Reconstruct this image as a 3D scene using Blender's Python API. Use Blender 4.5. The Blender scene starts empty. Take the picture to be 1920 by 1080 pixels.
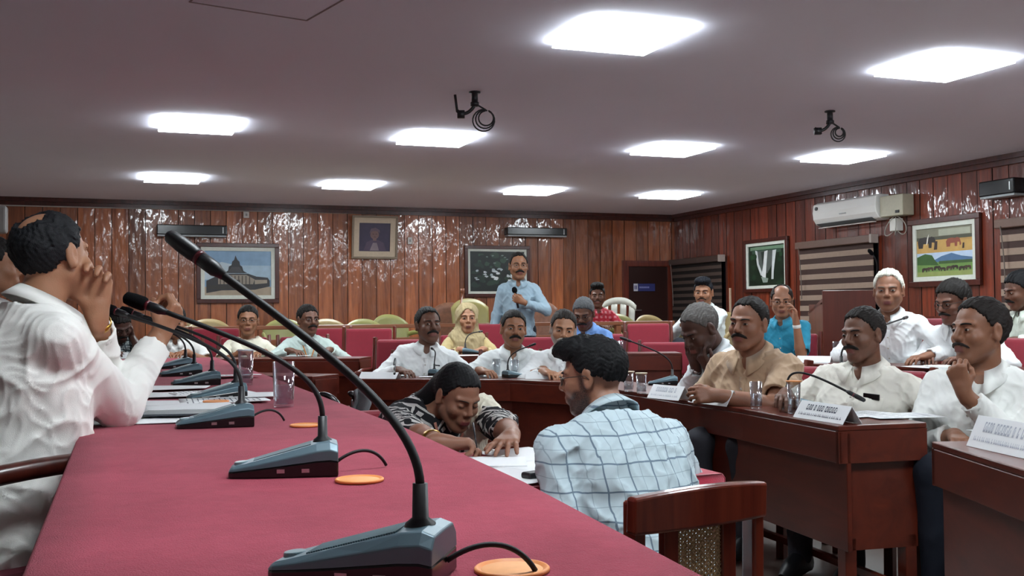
import bpy, math, random
import numpy as np
from mathutils import Vector, Matrix

# ------------------------------------------------------------------ scene, camera, light
S = bpy.context.scene
COL = S.collection
R = math.radians
S.view_settings.view_transform = 'Standard'
S.view_settings.look = 'None'
S.view_settings.gamma = 1.0
S.view_settings.use_curve_mapping = False
S.view_settings.exposure = 1.36

FPX = 2000.0                                   # focal length in pixels of a 1920 wide frame
CAMP = Vector((0, 0, 1.2))
YAW, PITCH, ROLL = R(20.9), R(1.43), R(0.54)
_f = Vector((math.sin(YAW) * math.cos(PITCH), math.cos(YAW) * math.cos(PITCH), math.sin(PITCH)))
_r0 = Vector((math.cos(YAW), -math.sin(YAW), 0))
_u0 = _r0.cross(_f)
_r = _r0 * math.cos(ROLL) - _u0 * math.sin(ROLL)
_u = _u0 * math.cos(ROLL) + _r0 * math.sin(ROLL)
cd = bpy.data.cameras.new('camera')
cd.sensor_width = 36.0
cd.lens = 36.0 * FPX / 1920.0
cd.clip_start = 0.05
cd.clip_end = 60
cam = bpy.data.objects.new('camera', cd)
COL.objects.link(cam)
cam.matrix_world = Matrix(((_r.x, _u.x, -_f.x, CAMP.x), (_r.y, _u.y, -_f.y, CAMP.y), (_r.z, _u.z, -_f.z, CAMP.z), (0, 0, 0, 1)))
S.camera = cam

w = bpy.data.worlds.new('world')
S.world = w
w.use_nodes = True
w.node_tree.nodes['Background'].inputs[0].default_value = (0.6, 0.7, 0.9, 1)
w.node_tree.nodes['Background'].inputs[1].default_value = 0.05
LIGHT_STRENGTH = 13.0

# rays of the measured photograph: used to find where things stand in the room
def ray(px, py):
    return (_f + _r * ((px - 960) / FPX) + _u * ((540 - py) / FPX))
def atz(px, py, z):
    d = ray(px, py); t = (z - CAMP.z) / d.z
    return CAMP + d * t
def aty(px, py, y):
    d = ray(px, py); return CAMP + d * (y / d.y)
def atx(px, py, x):
    d = ray(px, py); return CAMP + d * (x / d.x)
def atd(px, py, Z):
    return CAMP + ray(px, py) * Z

CEIL = 2.73
YB = 14.7          # back wall
XR = 8.35          # right wall
XL, YF = -3.4, -2.6

# ------------------------------------------------------------------ materials
def lin(c):
    if isinstance(c, str):
        c = tuple(int(c[i:i + 2], 16) / 255 for i in (0, 2, 4))
    return tuple((v / 12.92 if v <= 0.04045 else ((v + 0.055) / 1.055) ** 2.4) for v in c)
_mc = {}
def newmat(name):
    m = bpy.data.materials.new(name); m.use_nodes = True
    nt = m.node_tree
    return m, nt, nt.nodes['Principled BSDF']
def N(nt, t, **kw):
    n = nt.nodes.new(t)
    for k, v in kw.items():
        if k.startswith('i_'):
            n.inputs[k[2:].replace('_', ' ')].default_value = v
        else: setattr(n, k, v)
    return n
def mat(col, rough=0.5, metal=0.0, spec=0.5, var=0.06, scale=30.0, bump=0.0, bscale=200.0, coat=0.0, sheen=0.0, sss=0.0, name='paint', alpha=None):
    key = (str(col), rough, metal, spec, var, scale, bump, bscale, coat, sheen, sss)
    if key in _mc: return _mc[key]
    m, nt, b = newmat(name)
    c = lin(col)
    b.inputs['Roughness'].default_value = rough
    b.inputs['Metallic'].default_value = metal
    b.inputs['Specular IOR Level'].default_value = spec
    b.inputs['Coat Weight'].default_value = coat
    b.inputs['Sheen Weight'].default_value = sheen
    if sss:
        b.inputs['Subsurface Weight'].default_value = sss
        b.inputs['Subsurface Radius'].default_value = (0.012, 0.005, 0.003)
        b.inputs['Subsurface Scale'].default_value = 1.0
    tc = N(nt, 'ShaderNodeTexCoord')
    nz = N(nt, 'ShaderNodeTexNoise', i_Scale=scale, i_Detail=4.0)
    nt.links.new(tc.outputs['Object'], nz.inputs['Vector'])
    mx = N(nt, 'ShaderNodeMix', data_type='RGBA')
    mx.inputs['A'].default_value = (*[max(0, v * (1 - var * 2)) for v in c], 1)
    mx.inputs['B'].default_value = (*[min(1, v * (1 + var * 2)) for v in c], 1)
    nt.links.new(nz.outputs['Fac'], mx.inputs['Factor'])
    nt.links.new(mx.outputs['Result'], b.inputs['Base Color'])
    if bump:
        n2 = N(nt, 'ShaderNodeTexNoise', i_Scale=bscale, i_Detail=3.0)
        nt.links.new(tc.outputs['Object'], n2.inputs['Vector'])
        bp = N(nt, 'ShaderNodeBump', i_Strength=min(1.0, bump), i_Distance=0.002)
        nt.links.new(n2.outputs['Fac'], bp.inputs['Height'])
        nt.links.new(bp.outputs['Normal'], b.inputs['Normal'])
    _mc[key] = m
    return m
def emis(col, strength, name='lamp'):
    m, nt, b = newmat(name)
    b.inputs['Base Color'].default_value = (.8, .8, .8, 1)
    b.inputs['Emission Color'].default_value = (*col, 1)
    b.inputs['Emission Strength'].default_value = strength
    return m
def glassmat(col=(1, 1, 1), rough=0.0, ior=1.45, name='glass'):
    m, nt, b = newmat(name)
    b.inputs['Base Color'].default_value = (*col, 1)
    b.inputs['Transmission Weight'].default_value = 1.0
    b.inputs['Roughness'].default_value = rough
    b.inputs['IOR'].default_value = ior
    return m

def wood(col1, col2, axis='z', rough=0.3, scale=6.0, coat=0.3, bump=0.1, name='wood', attr=False, wob=0.0, stretch=14.0, cr=.12):
    m, nt, b = newmat(name)
    tc = N(nt, 'ShaderNodeTexCoord')
    mp = N(nt, 'ShaderNodeMapping')
    sc = {'x': (1, stretch, stretch), 'y': (stretch, 1, stretch), 'z': (stretch, stretch, 1)}[axis]
    mp.inputs['Scale'].default_value = sc
    nt.links.new(tc.outputs['Object'], mp.inputs['Vector'])
    vec = mp.outputs['Vector']
    n1 = N(nt, 'ShaderNodeTexNoise', i_Scale=scale * .25, i_Detail=6.0, i_Roughness=0.62, i_Distortion=0.6)
    if attr:
        at = N(nt, 'ShaderNodeAttribute', attribute_name='pv')
        ad = N(nt, 'ShaderNodeVectorMath', operation='ADD')
        ms = N(nt, 'ShaderNodeVectorMath', operation='SCALE'); ms.inputs['Scale'].default_value = 31.0
        cb = N(nt, 'ShaderNodeCombineXYZ')
        nt.links.new(at.outputs['Fac'], cb.inputs[0]); nt.links.new(at.outputs['Fac'], cb.inputs[1]); nt.links.new(at.outputs['Fac'], cb.inputs[2])
        nt.links.new(cb.outputs[0], ms.inputs[0])
        nt.links.new(vec, ad.inputs[0]); nt.links.new(ms.outputs[0], ad.inputs[1])
        vec = ad.outputs[0]
    nt.links.new(vec, n1.inputs['Vector'])
    rp = N(nt, 'ShaderNodeValToRGB')
    rp.color_ramp.elements[0].position = .3; rp.color_ramp.elements[0].color = (*lin(col1), 1)
    rp.color_ramp.elements[1].position = .72; rp.color_ramp.elements[1].color = (*lin(col2), 1)
    nt.links.new(n1.outputs['Fac'], rp.inputs['Fac'])
    out = rp.outputs['Color']
    if attr:
        hs = N(nt, 'ShaderNodeHueSaturation')
        mr = N(nt, 'ShaderNodeMapRange'); mr.inputs['To Min'].default_value = 0.62; mr.inputs['To Max'].default_value = 1.35
        nt.links.new(at.outputs['Fac'], mr.inputs['Value']); nt.links.new(mr.outputs['Result'], hs.inputs['Value'])
        nt.links.new(out, hs.inputs['Color']); out = hs.outputs['Color']
    nt.links.new(out, b.inputs['Base Color'])
    b.inputs['Roughness'].default_value = rough
    b.inputs['Coat Weight'].default_value = coat
    b.inputs['Coat Roughness'].default_value = cr
    bp = N(nt, 'ShaderNodeBump', i_Strength=bump, i_Distance=0.003)
    nt.links.new(n1.outputs['Fac'], bp.inputs['Height'])
    last = bp
    if wob:
        n2 = N(nt, 'ShaderNodeTexNoise', i_Scale=3.2, i_Detail=2.5, i_Roughness=.55)
        m2 = N(nt, 'ShaderNodeMapping'); m2.inputs['Scale'].default_value = (2.2, 2.2, 1.0)
        nt.links.new(tc.outputs['Object'], m2.inputs['Vector']); nt.links.new(m2.outputs[0], n2.inputs['Vector'])
        b2 = N(nt, 'ShaderNodeBump', i_Strength=wob, i_Distance=0.05)
        nt.links.new(n2.outputs['Fac'], b2.inputs['Height']); nt.links.new(bp.outputs[0], b2.inputs['Normal'])
        last = b2
    nt.links.new(last.outputs[0], b.inputs['Normal'])
    nt.links.new(last.outputs[0], b.inputs['Coat Normal'])
    return m

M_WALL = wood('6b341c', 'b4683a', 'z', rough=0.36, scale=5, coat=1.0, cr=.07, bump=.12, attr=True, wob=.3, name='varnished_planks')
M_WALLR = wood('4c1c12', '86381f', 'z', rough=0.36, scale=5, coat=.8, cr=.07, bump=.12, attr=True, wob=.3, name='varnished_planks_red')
M_GROOVE = mat('1c0c08', .6, name='groove')
M_DESK = wood('4c1b11', '672717', 'x', rough=0.34, scale=5, coat=0.25, bump=.03, name='mahogany_laminate', stretch=9)
M_DESKY = wood('4c1b11', '672717', 'y', rough=0.34, scale=5, coat=0.25, bump=.03, name='mahogany_laminate_y', stretch=9)
M_DARKW = wood('35130c', '55231a', 'z', rough=0.3, scale=6, coat=.3, bump=.05, name='dark_polished_wood')
M_CHAIRW = wood('4a1710', '74301f', 'z', rough=0.28, scale=6, coat=.5, bump=.05, name='red_brown_wood')
M_RAIL = wood('7d4a30', 'a26848', 'x', rough=.35, scale=6, coat=.3, name='rail_wood')
M_BLACK = mat('141519', .45, name='black_plastic')
M_BLACKG = mat('0c0d10', .22, name='black_gloss')
M_RUBBER = mat('101114', .6, name='rubber')
M_FOAM = mat('0d0d0f', .95, spec=.1, bump=.8, bscale=900, name='foam')
M_TEAL = mat('5d7580', .38, metal=.25, var=.03, name='blue_grey_shell')
M_STEEL = mat('b8babb', .3, metal=1.0, name='steel')
M_GOLD = mat('d4a94a', .28, metal=1.0, name='gold')
M_WHITE = mat('f2f2ee', .45, var=.01, name='white_paint')
M_PAPER = mat('eef0f2', .7, var=.015, scale=8, name='paper')
M_REDUP = mat('8a1029', .75, sheen=.3, var=.06, bump=.4, bscale=500, name='red_upholstery')
M_ORANGE = mat('e8914c', .5, var=.04, name='orange_coaster')
def thinglass(tint, gl, name):
    m, nt, b = newmat(name); nt.nodes.remove(b)
    tr = N(nt, 'ShaderNodeBsdfTransparent'); tr.inputs[0].default_value = (*tint, 1)
    g = N(nt, 'ShaderNodeBsdfGlossy'); g.inputs['Roughness'].default_value = .04; g.inputs[0].default_value = (.95, .98, 1, 1)
    lw = N(nt, 'ShaderNodeLayerWeight'); lw.inputs['Blend'].default_value = gl
    mx = N(nt, 'ShaderNodeMixShader'); nt.links.new(lw.outputs['Facing'], mx.inputs[0]); nt.links.new(tr.outputs[0], mx.inputs[1]); nt.links.new(g.outputs[0], mx.inputs[2])
    nt.links.new(mx.outputs[0], nt.nodes['Material Output'].inputs[0]); return m
M_GLASS = thinglass((.93, .95, .96), .32, 'thin_glass')
M_WATER = thinglass((.86, .90, .93), .25, 'water')
M_INK = mat('3a4358', .6, name='ink')

# ------------------------------------------------------------------ mesh builder
class MB:
    def __init__(s): s.v = []; s.f = []; s.m = []; s.mats = []; s.cur = 0
    def use(s, m):
        if m not in s.mats: s.mats.append(m)
        s.cur = s.mats.index(m); return s
    def face(s, idx): s.f.append(tuple(idx)); s.m.append(s.cur)
    def quad(s, a, b, c, d):
        n = len(s.v); s.v += [tuple(a), tuple(b), tuple(c), tuple(d)]; s.face((n, n + 1, n + 2, n + 3)); return s
    def poly(s, pts):
        n = len(s.v); s.v += [tuple(p) for p in pts]; s.face(range(n, n + len(pts))); return s
    def hexa(s, p):
        n = len(s.v); s.v += [tuple(q) for q in p]
        for q in ((3, 2, 1, 0), (4, 5, 6, 7), (0, 1, 5, 4), (1, 2, 6, 5), (2, 3, 7, 6), (3, 0, 4, 7)): s.face([n + i for i in q])
        return s
    def box(s, x0, x1, y0, y1, z0, z1):
        return s.hexa([(x0, y0, z0), (x1, y0, z0), (x1, y1, z0), (x0, y1, z0), (x0, y0, z1), (x1, y0, z1), (x1, y1, z1), (x0, y1, z1)])
    def beam(s, a, b, wx, wy, up=(0, 0, 1)):
        a = Vector(a); b = Vector(b); d = (b - a).normalized(); up = Vector(up)
        if abs(d.dot(up)) > .95: up = Vector((0, 1, 0))
        x = d.cross(up).normalized() * wx / 2; y = x.normalized().cross(d) * wy / 2
        return s.hexa([a - x - y, a + x - y, a + x + y, a - x + y, b - x - y, b + x - y, b + x + y, b - x + y])
    def prism(s, pts, z0, z1):
        n = len(pts); k = len(s.v)
        s.v += [(p[0], p[1], z0) for p in pts] + [(p[0], p[1], z1) for p in pts]
        s.face([k + i for i in range(n)][::-1]); s.face([k + n + i for i in range(n)])
        for i in range(n): j = (i + 1) % n; s.face((k + i, k + j, k + n + j, k + n + i))
        return s
    def tube(s, pts, r, seg=10, caps=True, flat=1.0):
        pts = [Vector(p) for p in pts]; n = len(pts)
        rr = r if isinstance(r, (list, tuple)) else [r] * n
        k = len(s.v); prev = None
        for i, p in enumerate(pts):
            d = (pts[min(i + 1, n - 1)] - pts[max(i - 1, 0)])
            d = d.normalized() if d.length > 1e-9 else Vector((0, 0, 1))
            if prev is None:
                a = d.orthogonal().normalized()
                if abs(d.z) < .9: a = d.cross(Vector((0, 0, 1))).normalized()
            else: a = (prev - d * prev.dot(d)).normalized()
            prev = a; b = d.cross(a)
            for j in range(seg):
                t = 2 * math.pi * j / seg
                s.v.append(tuple(p + (a * math.cos(t) + b * math.sin(t) * flat) * rr[i]))
        for i in range(n - 1):
            for j in range(seg):
                j2 = (j + 1) % seg
                s.face((k + i * seg + j, k + i * seg + j2, k + (i + 1) * seg + j2, k + (i + 1) * seg + j))
        if caps:
            s.face([k + j for j in range(seg)][::-1]); s.face([k + (n - 1) * seg + j for j in range(seg)])
        return s
    def lathe(s, prof, seg=24, c=(0, 0, 0), close=False):
        k = len(s.v); n = len(prof)
        for r_, z in prof:
            for j in range(seg):
                t = 2 * math.pi * j / seg
                s.v.append((c[0] + r_ * math.cos(t), c[1] + r_ * math.sin(t), c[2] + z))
        for i in range(n - 1):
            for j in range(seg):
                j2 = (j + 1) % seg
                s.face((k + i * seg + j, k + i * seg + j2, k + (i + 1) * seg + j2, k + (i + 1) * seg + j))
        if close:
            s.face([k + j for j in range(seg)][::-1]); s.face([k + (n - 1) * seg + j for j in range(seg)])
        return s
    def grid(s, fn, nu, nv):
        k = len(s.v)
        for i in range(nu + 1):
            for j in range(nv + 1): s.v.append(tuple(fn(i / nu, j / nv)))
        for i in range(nu):
            for j in range(nv):
                a = k + i * (nv + 1) + j
                s.face((a, a + nv + 1, a + nv + 2, a + 1))
        return s
    def build(s, name, m=None, parent=None, smooth=False, bevel=0, solid=0, loc=None, rz=0, seg=2, subd=0, up=None):
        me = bpy.data.meshes.new(name)
        me.from_pydata(s.v, [], s.f)
        ms = s.mats if s.mats else [m]
        for q in ms: me.materials.append(q if q is not None else m)
        if s.mats: me.polygons.foreach_set('material_index', s.m)
        if smooth: me.polygons.foreach_set('use_smooth', [True] * len(me.polygons))
        me.update()
        o = bpy.data.objects.new(name, me); COL.objects.link(o)
        if parent: o.parent = parent
        if loc is not None: o.location = loc
        if rz: o.rotation_euler[2] = rz
        if solid:
            q = o.modifiers.new('solid', 'SOLIDIFY'); q.thickness = solid; q.offset = 0
        if bevel:
            q = o.modifiers.new('bevel', 'BEVEL'); q.width = bevel; q.segments = seg; q.limit_method = 'ANGLE'; q.angle_limit = R(35)
            if not smooth and seg > 1: q.harden_normals = False
        if subd:
            q = o.modifiers.new('sub', 'SUBSURF'); q.levels = subd; q.render_levels = subd
        return o

def tag(o, label=None, cat=None, group=None, kind=None):
    if label: o['label'] = label
    if cat: o['category'] = cat
    if group: o['group'] = group
    if kind: o['kind'] = kind
    return o
def empty(name, loc=(0, 0, 0), rz=0, label=None, cat=None, group=None):
    o = bpy.data.objects.new(name, None); COL.objects.link(o)
    o.location = loc; o.rotation_euler = (0, 0, rz); o.empty_display_size = .05
    return tag(o, label, cat, group)
def kids(o): return [c for c in bpy.data.objects if c.parent == o]
def dup(o, loc, rz=None, label=None, group=None):
    def cp(a, par):
        c = a.copy(); COL.objects.link(c)
        if par is not None: c.parent = par
        for ch in list(a.children): cp(ch, c)
        return c
    c = cp(o, None)
    c.location = loc
    if rz is not None: c.rotation_euler = (0, 0, rz)
    if label: c['label'] = label
    if group: c['group'] = group
    return c
def bez(p, n=14):
    p = [Vector(q) for q in p]; out = []
    for i in range(n + 1):
        t = i / n; q = list(p)
        while len(q) > 1: q = [q[j] * (1 - t) + q[j + 1] * t for j in range(len(q) - 1)]
        out.append(q[0])
    return out
def rnd(a, b): return random.uniform(a, b)
random.seed(4)
# ------------------------------------------------------------------ implicit surfaces for bodies and clothes
f32 = np.float32
def npv(a): return np.array(a, dtype=f32)
def p_cap(a, b, ra, rb=None):
    a = npv(a); b = npv(b); rb = ra if rb is None else rb; ab = b - a; L = float(ab @ ab) + 1e-12
    def f(P):
        q = P - a; t = np.clip((q @ ab) / L, 0, 1)
        return np.sqrt(((q - t[:, None] * ab) ** 2).sum(1)) - (ra + (rb - ra) * t)
    return f
def p_cut(a, b, ra, rb):
    g = p_cap(a, b, ra, rb); b_ = npv(b); n_ = npv(unit(np.array(b, float) - np.array(a, float)))
    return lambda P: np.maximum(g(P), (P - b_) @ n_)
def p_ell(c, r):
    c = npv(c); r = npv(r)
    def f(P):
        q = (P - c) / r; k0 = np.sqrt((q * q).sum(1)) + 1e-6; q = q / r; k1 = np.sqrt((q * q).sum(1)) + 1e-6
        return k0 * (k0 - 1) / k1
    return f
class Fld:
    def __init__(s): s.ops = []
    def u(s, fn, k=.01): s.ops.append((fn, k, 'u')); return s
    def cut(s, fn, k=.01): s.ops.append((fn, k, 's')); return s
    def isec(s, fn, k=.01): s.ops.append((fn, k, 'i')); return s
    def disp(s, fn): s.ops.append((fn, 0, 'd')); return s
    def __call__(s, P):
        d = None
        for fn, k, m in s.ops:
            v = fn(P)
            if d is None: d = v; continue
            if m == 'd': d = d + v; continue
            if m == 'u':
                h = np.clip(.5 + .5 * (d - v) / k, 0, 1); d = d + (v - d) * h - k * h * (1 - h)
            else:
                if m == 's': v = -v
                h = np.clip(.5 - .5 * (d - v) / k, 0, 1); d = d + (v - d) * h + k * h * (1 - h)
        return d
def group(fld, c, Rm, rad, sc=1.0):
    """a field in its own frame; evaluated only near its bounding sphere"""
    c = npv(c); Rm = npv(Rm)
    def f(P):
        q = P - c; dist = np.sqrt((q * q).sum(1)); out = dist - rad
        m = out < .05
        if m.any(): out = out.copy(); out[m] = fld((q[m] @ Rm) / sc) * sc
        return out
    return f
def nets(fld, lo, hi, h):
    """surface nets with sparse blocks"""
    B = 8
    lo = npv(lo); hi = npv(hi)
    nb = np.maximum(1, np.ceil((hi - lo) / (h * B)).astype(int)); n = nb * B
    bi = np.stack(np.meshgrid(*[np.arange(k) for k in nb], indexing='ij'), -1).reshape(-1, 3)
    cen = lo + (bi + .5) * (B * h) - h * .5
    dc = fld(cen.astype(f32))
    act = np.abs(dc) < B * h * .87 * 1.35 + .012
    V = np.empty(tuple(n), f32)
    sg = np.where(dc < 0, -1, 1).astype(f32).reshape(tuple(nb))
    V[:] = np.repeat(np.repeat(np.repeat(sg, B, 0), B, 1), B, 2)
    ab = bi[act]
    off = np.stack(np.meshgrid(*[np.arange(B)] * 3, indexing='ij'), -1).reshape(-1, 3)
    CH = 700
    for s0 in range(0, len(ab), CH):
        a = ab[s0:s0 + CH]
        ix = (a[:, None, :] * B + off[None]).reshape(-1, 3)
        V[ix[:, 0], ix[:, 1], ix[:, 2]] = fld((lo + ix * h).astype(f32))
    V[0] = V[-1] = 1; V[:, 0] = V[:, -1] = 1; V[:, :, 0] = V[:, :, -1] = 1
    I = V < 0
    cnt = np.zeros(tuple(n - 1), np.int8)
    cs = [(x, y, z) for x in (0, 1) for y in (0, 1) for z in (0, 1)]
    for x, y, z in cs: cnt += I[x:n[0] - 1 + x, y:n[1] - 1 + y, z:n[2] - 1 + z]
    ci = np.argwhere((cnt > 0) & (cnt < 8))
    val = {c: V[ci[:, 0] + c[0], ci[:, 1] + c[1], ci[:, 2] + c[2]] for c in cs}
    acc = np.zeros((len(ci), 3), f32); num = np.zeros(len(ci), f32)
    for c in cs:
        for ax in range(3):
            if c[ax]: continue
            e = list(c); e[ax] = 1; e = tuple(e); a = val[c]; b = val[e]
            m = (a < 0) != (b < 0); t = np.where(m, a / (a - b + 1e-12), 0)
            pt = np.tile(npv(c), (len(ci), 1)); pt[:, ax] = t
            acc += pt * m[:, None]; num += m
    P = lo + (ci + acc / num[:, None]) * h
    P = P.astype(f32)
    for _ in range(1):                              # pull onto the true surface
        d0 = fld(P); e = h * .4; g = np.empty_like(P)
        for ax in range(3):
            Q = P.copy(); Q[:, ax] += e; g[:, ax] = (fld(Q) - d0) / e
        gl = (g * g).sum(1) + 1e-4
        st = g * (np.clip(d0, -h, h) / np.maximum(gl, .25))[:, None]
        P = P - st * .8
    idx = -np.ones(tuple(n - 1), np.int32); idx[ci[:, 0], ci[:, 1], ci[:, 2]] = np.arange(len(ci))
    F = []
    for ax in range(3):
        o1, o2 = [(1, 2), (2, 0), (0, 1)][ax]
        a = [slice(None)] * 3; b = [slice(None)] * 3
        a[ax] = slice(0, n[ax] - 1); b[ax] = slice(1, n[ax])
        ch = I[tuple(a)] != I[tuple(b)]
        e = np.argwhere(ch)
        e = e[(e[:, o1] > 0) & (e[:, o2] > 0) & (e[:, o1] < n[o1] - 1) & (e[:, o2] < n[o2] - 1)]
        q = []
        for d1, d2 in ((1, 1), (0, 1), (0, 0), (1, 0)):
            k = e.copy(); k[:, o1] -= d1; k[:, o2] -= d2
            q.append(idx[k[:, 0], k[:, 1], k[:, 2]])
        q = np.stack(q, 1); ins = I[e[:, 0], e[:, 1], e[:, 2]]
        q[~ins] = q[~ins][:, ::-1]
        F.append(q[(q >= 0).all(1)])
    return P, np.concatenate(F)
def npmesh(name, P, F, mats, parent=None, slot=None, attrs=None):
    me = bpy.data.meshes.new(name)
    nv, nf = len(P), len(F)
    me.vertices.add(nv); me.vertices.foreach_set('co', P.astype(f32).ravel())
    me.loops.add(nf * 4); me.loops.foreach_set('vertex_index', F.astype(np.int32).ravel())
    me.polygons.add(nf); me.polygons.foreach_set('loop_start', np.arange(0, nf * 4, 4, dtype=np.int32))
    try: me.polygons.foreach_set('loop_total', np.full(nf, 4, np.int32))
    except Exception: pass
    for m in mats: me.materials.append(m)
    me.polygons.foreach_set('use_smooth', np.ones(nf, bool))
    if slot is not None:
        C = P[F].mean(1); me.polygons.foreach_set('material_index', slot(C).astype(np.int32))
    me.update(calc_edges=True); me.validate()
    for k_, v_ in (attrs or {}).items():
        at = me.attributes.new(k_, 'FLOAT', 'POINT'); at.data.foreach_set('value', v_.astype(f32))
    o = bpy.data.objects.new(name, me); COL.objects.link(o)
    if parent: o.parent = parent
    return o

def unit(v): v = np.array(v, float); return v / (np.linalg.norm(v) + 1e-12)
def rotm(yaw=0, pitch=0, roll=0):
    return np.array(Matrix.Rotation(R(yaw), 3, 'Z') @ Matrix.Rotation(R(pitch), 3, 'X') @ Matrix.Rotation(R(roll), 3, 'Y'))

def head_field(o):
    f = Fld()
    fat = o.get('fat', 1.0); jw = o.get('jaw', 1.0)
    f.u(p_ell((0, -.014, .028), (.075, .096, .088)))
    f.u(p_ell((0, .022, -.03), (.061 * jw, .066, .082)), .02)
    f.u(p_cap((-.052 * jw, .0, -.05), (-.02, .056, -.094), .02, .018), .025)
    f.u(p_cap((.052 * jw, .0, -.05), (.02, .056, -.094), .02, .018), .025)
    f.u(p_ell((0, .066, -.1), (.026, .02, .018)), .02)
    for s in (-1, 1):
        f.u(p_ell((s * .039, .054, -.026), (.026, .028, .026)), .015)
        f.u(p_cap((s * .012, .083 - o.get('fem', 0) * .004, .022), (s * .045, .068 - o.get('fem', 0) * .003, .024), .011, .009), .012)
        f.cut(p_ell((s * .031, .094, .004), (.02, .018, .013)), .012)
        f.u(p_ell((s * .031, .069, .003), (.0165, .0165, .0135)), .004)
    fem = o.get('fem', 0)
    f.u(p_cap((0, .082, .018), (0, .104 - fem * .003, -.022), .0085, .0125 - fem * .002), .008)
    f.u(p_cap((-.013, .093, -.028), (.013, .093, -.028), .0085), .006)
    f.u(p_ell((0, .078, -.058), (.03, .018, .024)), .015)
    up = [(-.024, .079, -.0625), (-.01, .092, -.057), (.01, .092, -.057), (.024, .079, -.0625)]
    for i in range(3): f.u(p_cap(up[i], up[i + 1], .0055 + fem * .001), .004)
    f.u(p_cap((-.012, .089, -.069), (.012, .089, -.069), .0068 + fem * .0012), .005)
    for s in (-1, 1):
        f.u(p_ell((s * .079, -.01, -.002), (.0085, .019, .033)), .006)
        f.u(p_cap((s * .074, .0, -.02), (s * .08, -.008, -.028), .009), .006)
        f.cut(p_ell((s * .088, -.004, .002), (.006, .01, .018)), .004)
    return f

def hand_field(side, curl, spread=.25, thumb=.3):
    """hand frame: +y to the fingertips, +z back of the hand, thumb on the -x*side side"""
    f = Fld(); s = -side
    kn = [(.031, .088), (.011, .093), (-.010, .089), (-.029, .079)]
    ln = [.074, .083, .077, .06]
    if not isinstance(curl, (list, tuple)): curl = [curl] * 4
    for i, (kx, ky) in enumerate(kn):
        f.u(p_cap((kx * .45 * s, .008, 0), (kx * s, ky, .002), .0155, .0125), .012)
    f.u(p_ell((0, .05, -.003), (.036, .045, .0135)), .012)
    f.u(p_cap((0, -.035, 0), (0, .015, 0), .0245, .024), .02)
    for i, (kx, ky) in enumerate(kn):
        a = (i - 1.5) * -.16 * spread * 2; p = np.array([kx * s, ky, .002]); ang = 0
        c = curl[i]
        for j, (fr, cc, r) in enumerate(((.46, .9, .0098), (.3, 1.2, .0088), (.24, .75, .0078))):
            ang += c * cc
            d = np.array([math.sin(a) * s * math.cos(ang), math.cos(a) * math.cos(ang), -math.sin(ang)])
            q = p + d * ln[i] * fr
            f.u(p_cap(p, q, r, r - .0012), .0035 if j else .005); p = q
    t0 = np.array([.018 * s, .02, -.004]); t1 = np.array([.042 * s, .045, -.012 - thumb * .015])
    f.u(p_cap(t0, t1, .016, .0125), .012)
    d = unit([s * (.55 - thumb * .9), .8, -thumb * .9]); t2 = t1 + d * .034
    f.u(p_cap(t1, t2, .0118, .0105), .006)
    d = unit([s * (.3 - thumb * 1.3), .8, -thumb * 1.2]); f.u(p_cap(t2, t2 + d * .027, .0105, .0085), .004)
    return f

def folds(amp, fr, seed, vert=1.0):
    a, b, c = seed * 1.7 % 6, seed * 2.9 % 6, seed * 4.3 % 6
    def fn(P):
        x, y, z = P[:, 0] * fr, P[:, 1] * fr, P[:, 2] * fr * vert
        w1 = np.sin(x * 1.1 + 1.6 * np.sin(z * .8 + a) + 1.1 * np.sin(y * .9 + b))
        w2 = np.sin((z * 1.3 + x * .6) + 1.8 * np.sin(x * .7 + y * .5 + c))
        w3 = np.sin(z * 2.9 + 2.2 * np.sin(x * 1.7 + b) - y * 1.8 + a)
        w4 = np.sin(x * 3.1 - z * 2.3 + 2.4 * np.sin(y * 1.9 + z * .7 + c))
        r = 1 - np.abs(w1 * .6 + w2 * .5)                       # ridges: creases rather than waves
        q = 1 - np.abs(w4 * .7 + w3 * .4)
        return -amp * (r * r - .4) - amp * .45 * (q * q - .4)
    return fn

def facemat(c, beard, lip):
    key = ('face', c, beard, lip)
    if key in _mc: return _mc[key]
    m = skinmat(c).copy(); m.name = 'skin'; nt = m.node_tree; b = nt.nodes['Principled BSDF']; src = b.inputs['Base Color'].links[0].from_socket
    for nm, col in (('lip', lip), ('beard', beard)):
        at = N(nt, 'ShaderNodeAttribute', attribute_name=nm); fac = at.outputs['Fac']
        if nm == 'beard':
            tc = N(nt, 'ShaderNodeTexCoord'); nz = N(nt, 'ShaderNodeTexNoise', i_Scale=330.0, i_Detail=2.0); nt.links.new(tc.outputs['Object'], nz.inputs['Vector'])
            ma = N(nt, 'ShaderNodeMapRange'); nt.links.new(nz.outputs['Fac'], ma.inputs['Value']); ma.inputs['From Min'].default_value = .25; ma.inputs['From Max'].default_value = .6; ma.inputs['To Min'].default_value = .55
            mu = N(nt, 'ShaderNodeMath', operation='MULTIPLY'); nt.links.new(fac, mu.inputs[0]); nt.links.new(ma.outputs['Result'], mu.inputs[1]); fac = mu.outputs[0]
        mx = N(nt, 'ShaderNodeMix', data_type='RGBA'); nt.links.new(fac, mx.inputs['Factor']); nt.links.new(src, mx.inputs['A']); mx.inputs['B'].default_value = (*lin(col), 1); src = mx.outputs['Result']
    nt.links.new(src, b.inputs['Base Color']); _mc[key] = m
    return m
def skinmat(c): return mat(c, .48, var=.05, scale=22, bump=.25, bscale=260, sss=.12, name='skin')
def hairmat(c): return mat(c, .62, var=.3, scale=90, spec=.25, bump=.8, bscale=420, name='hair')

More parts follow.
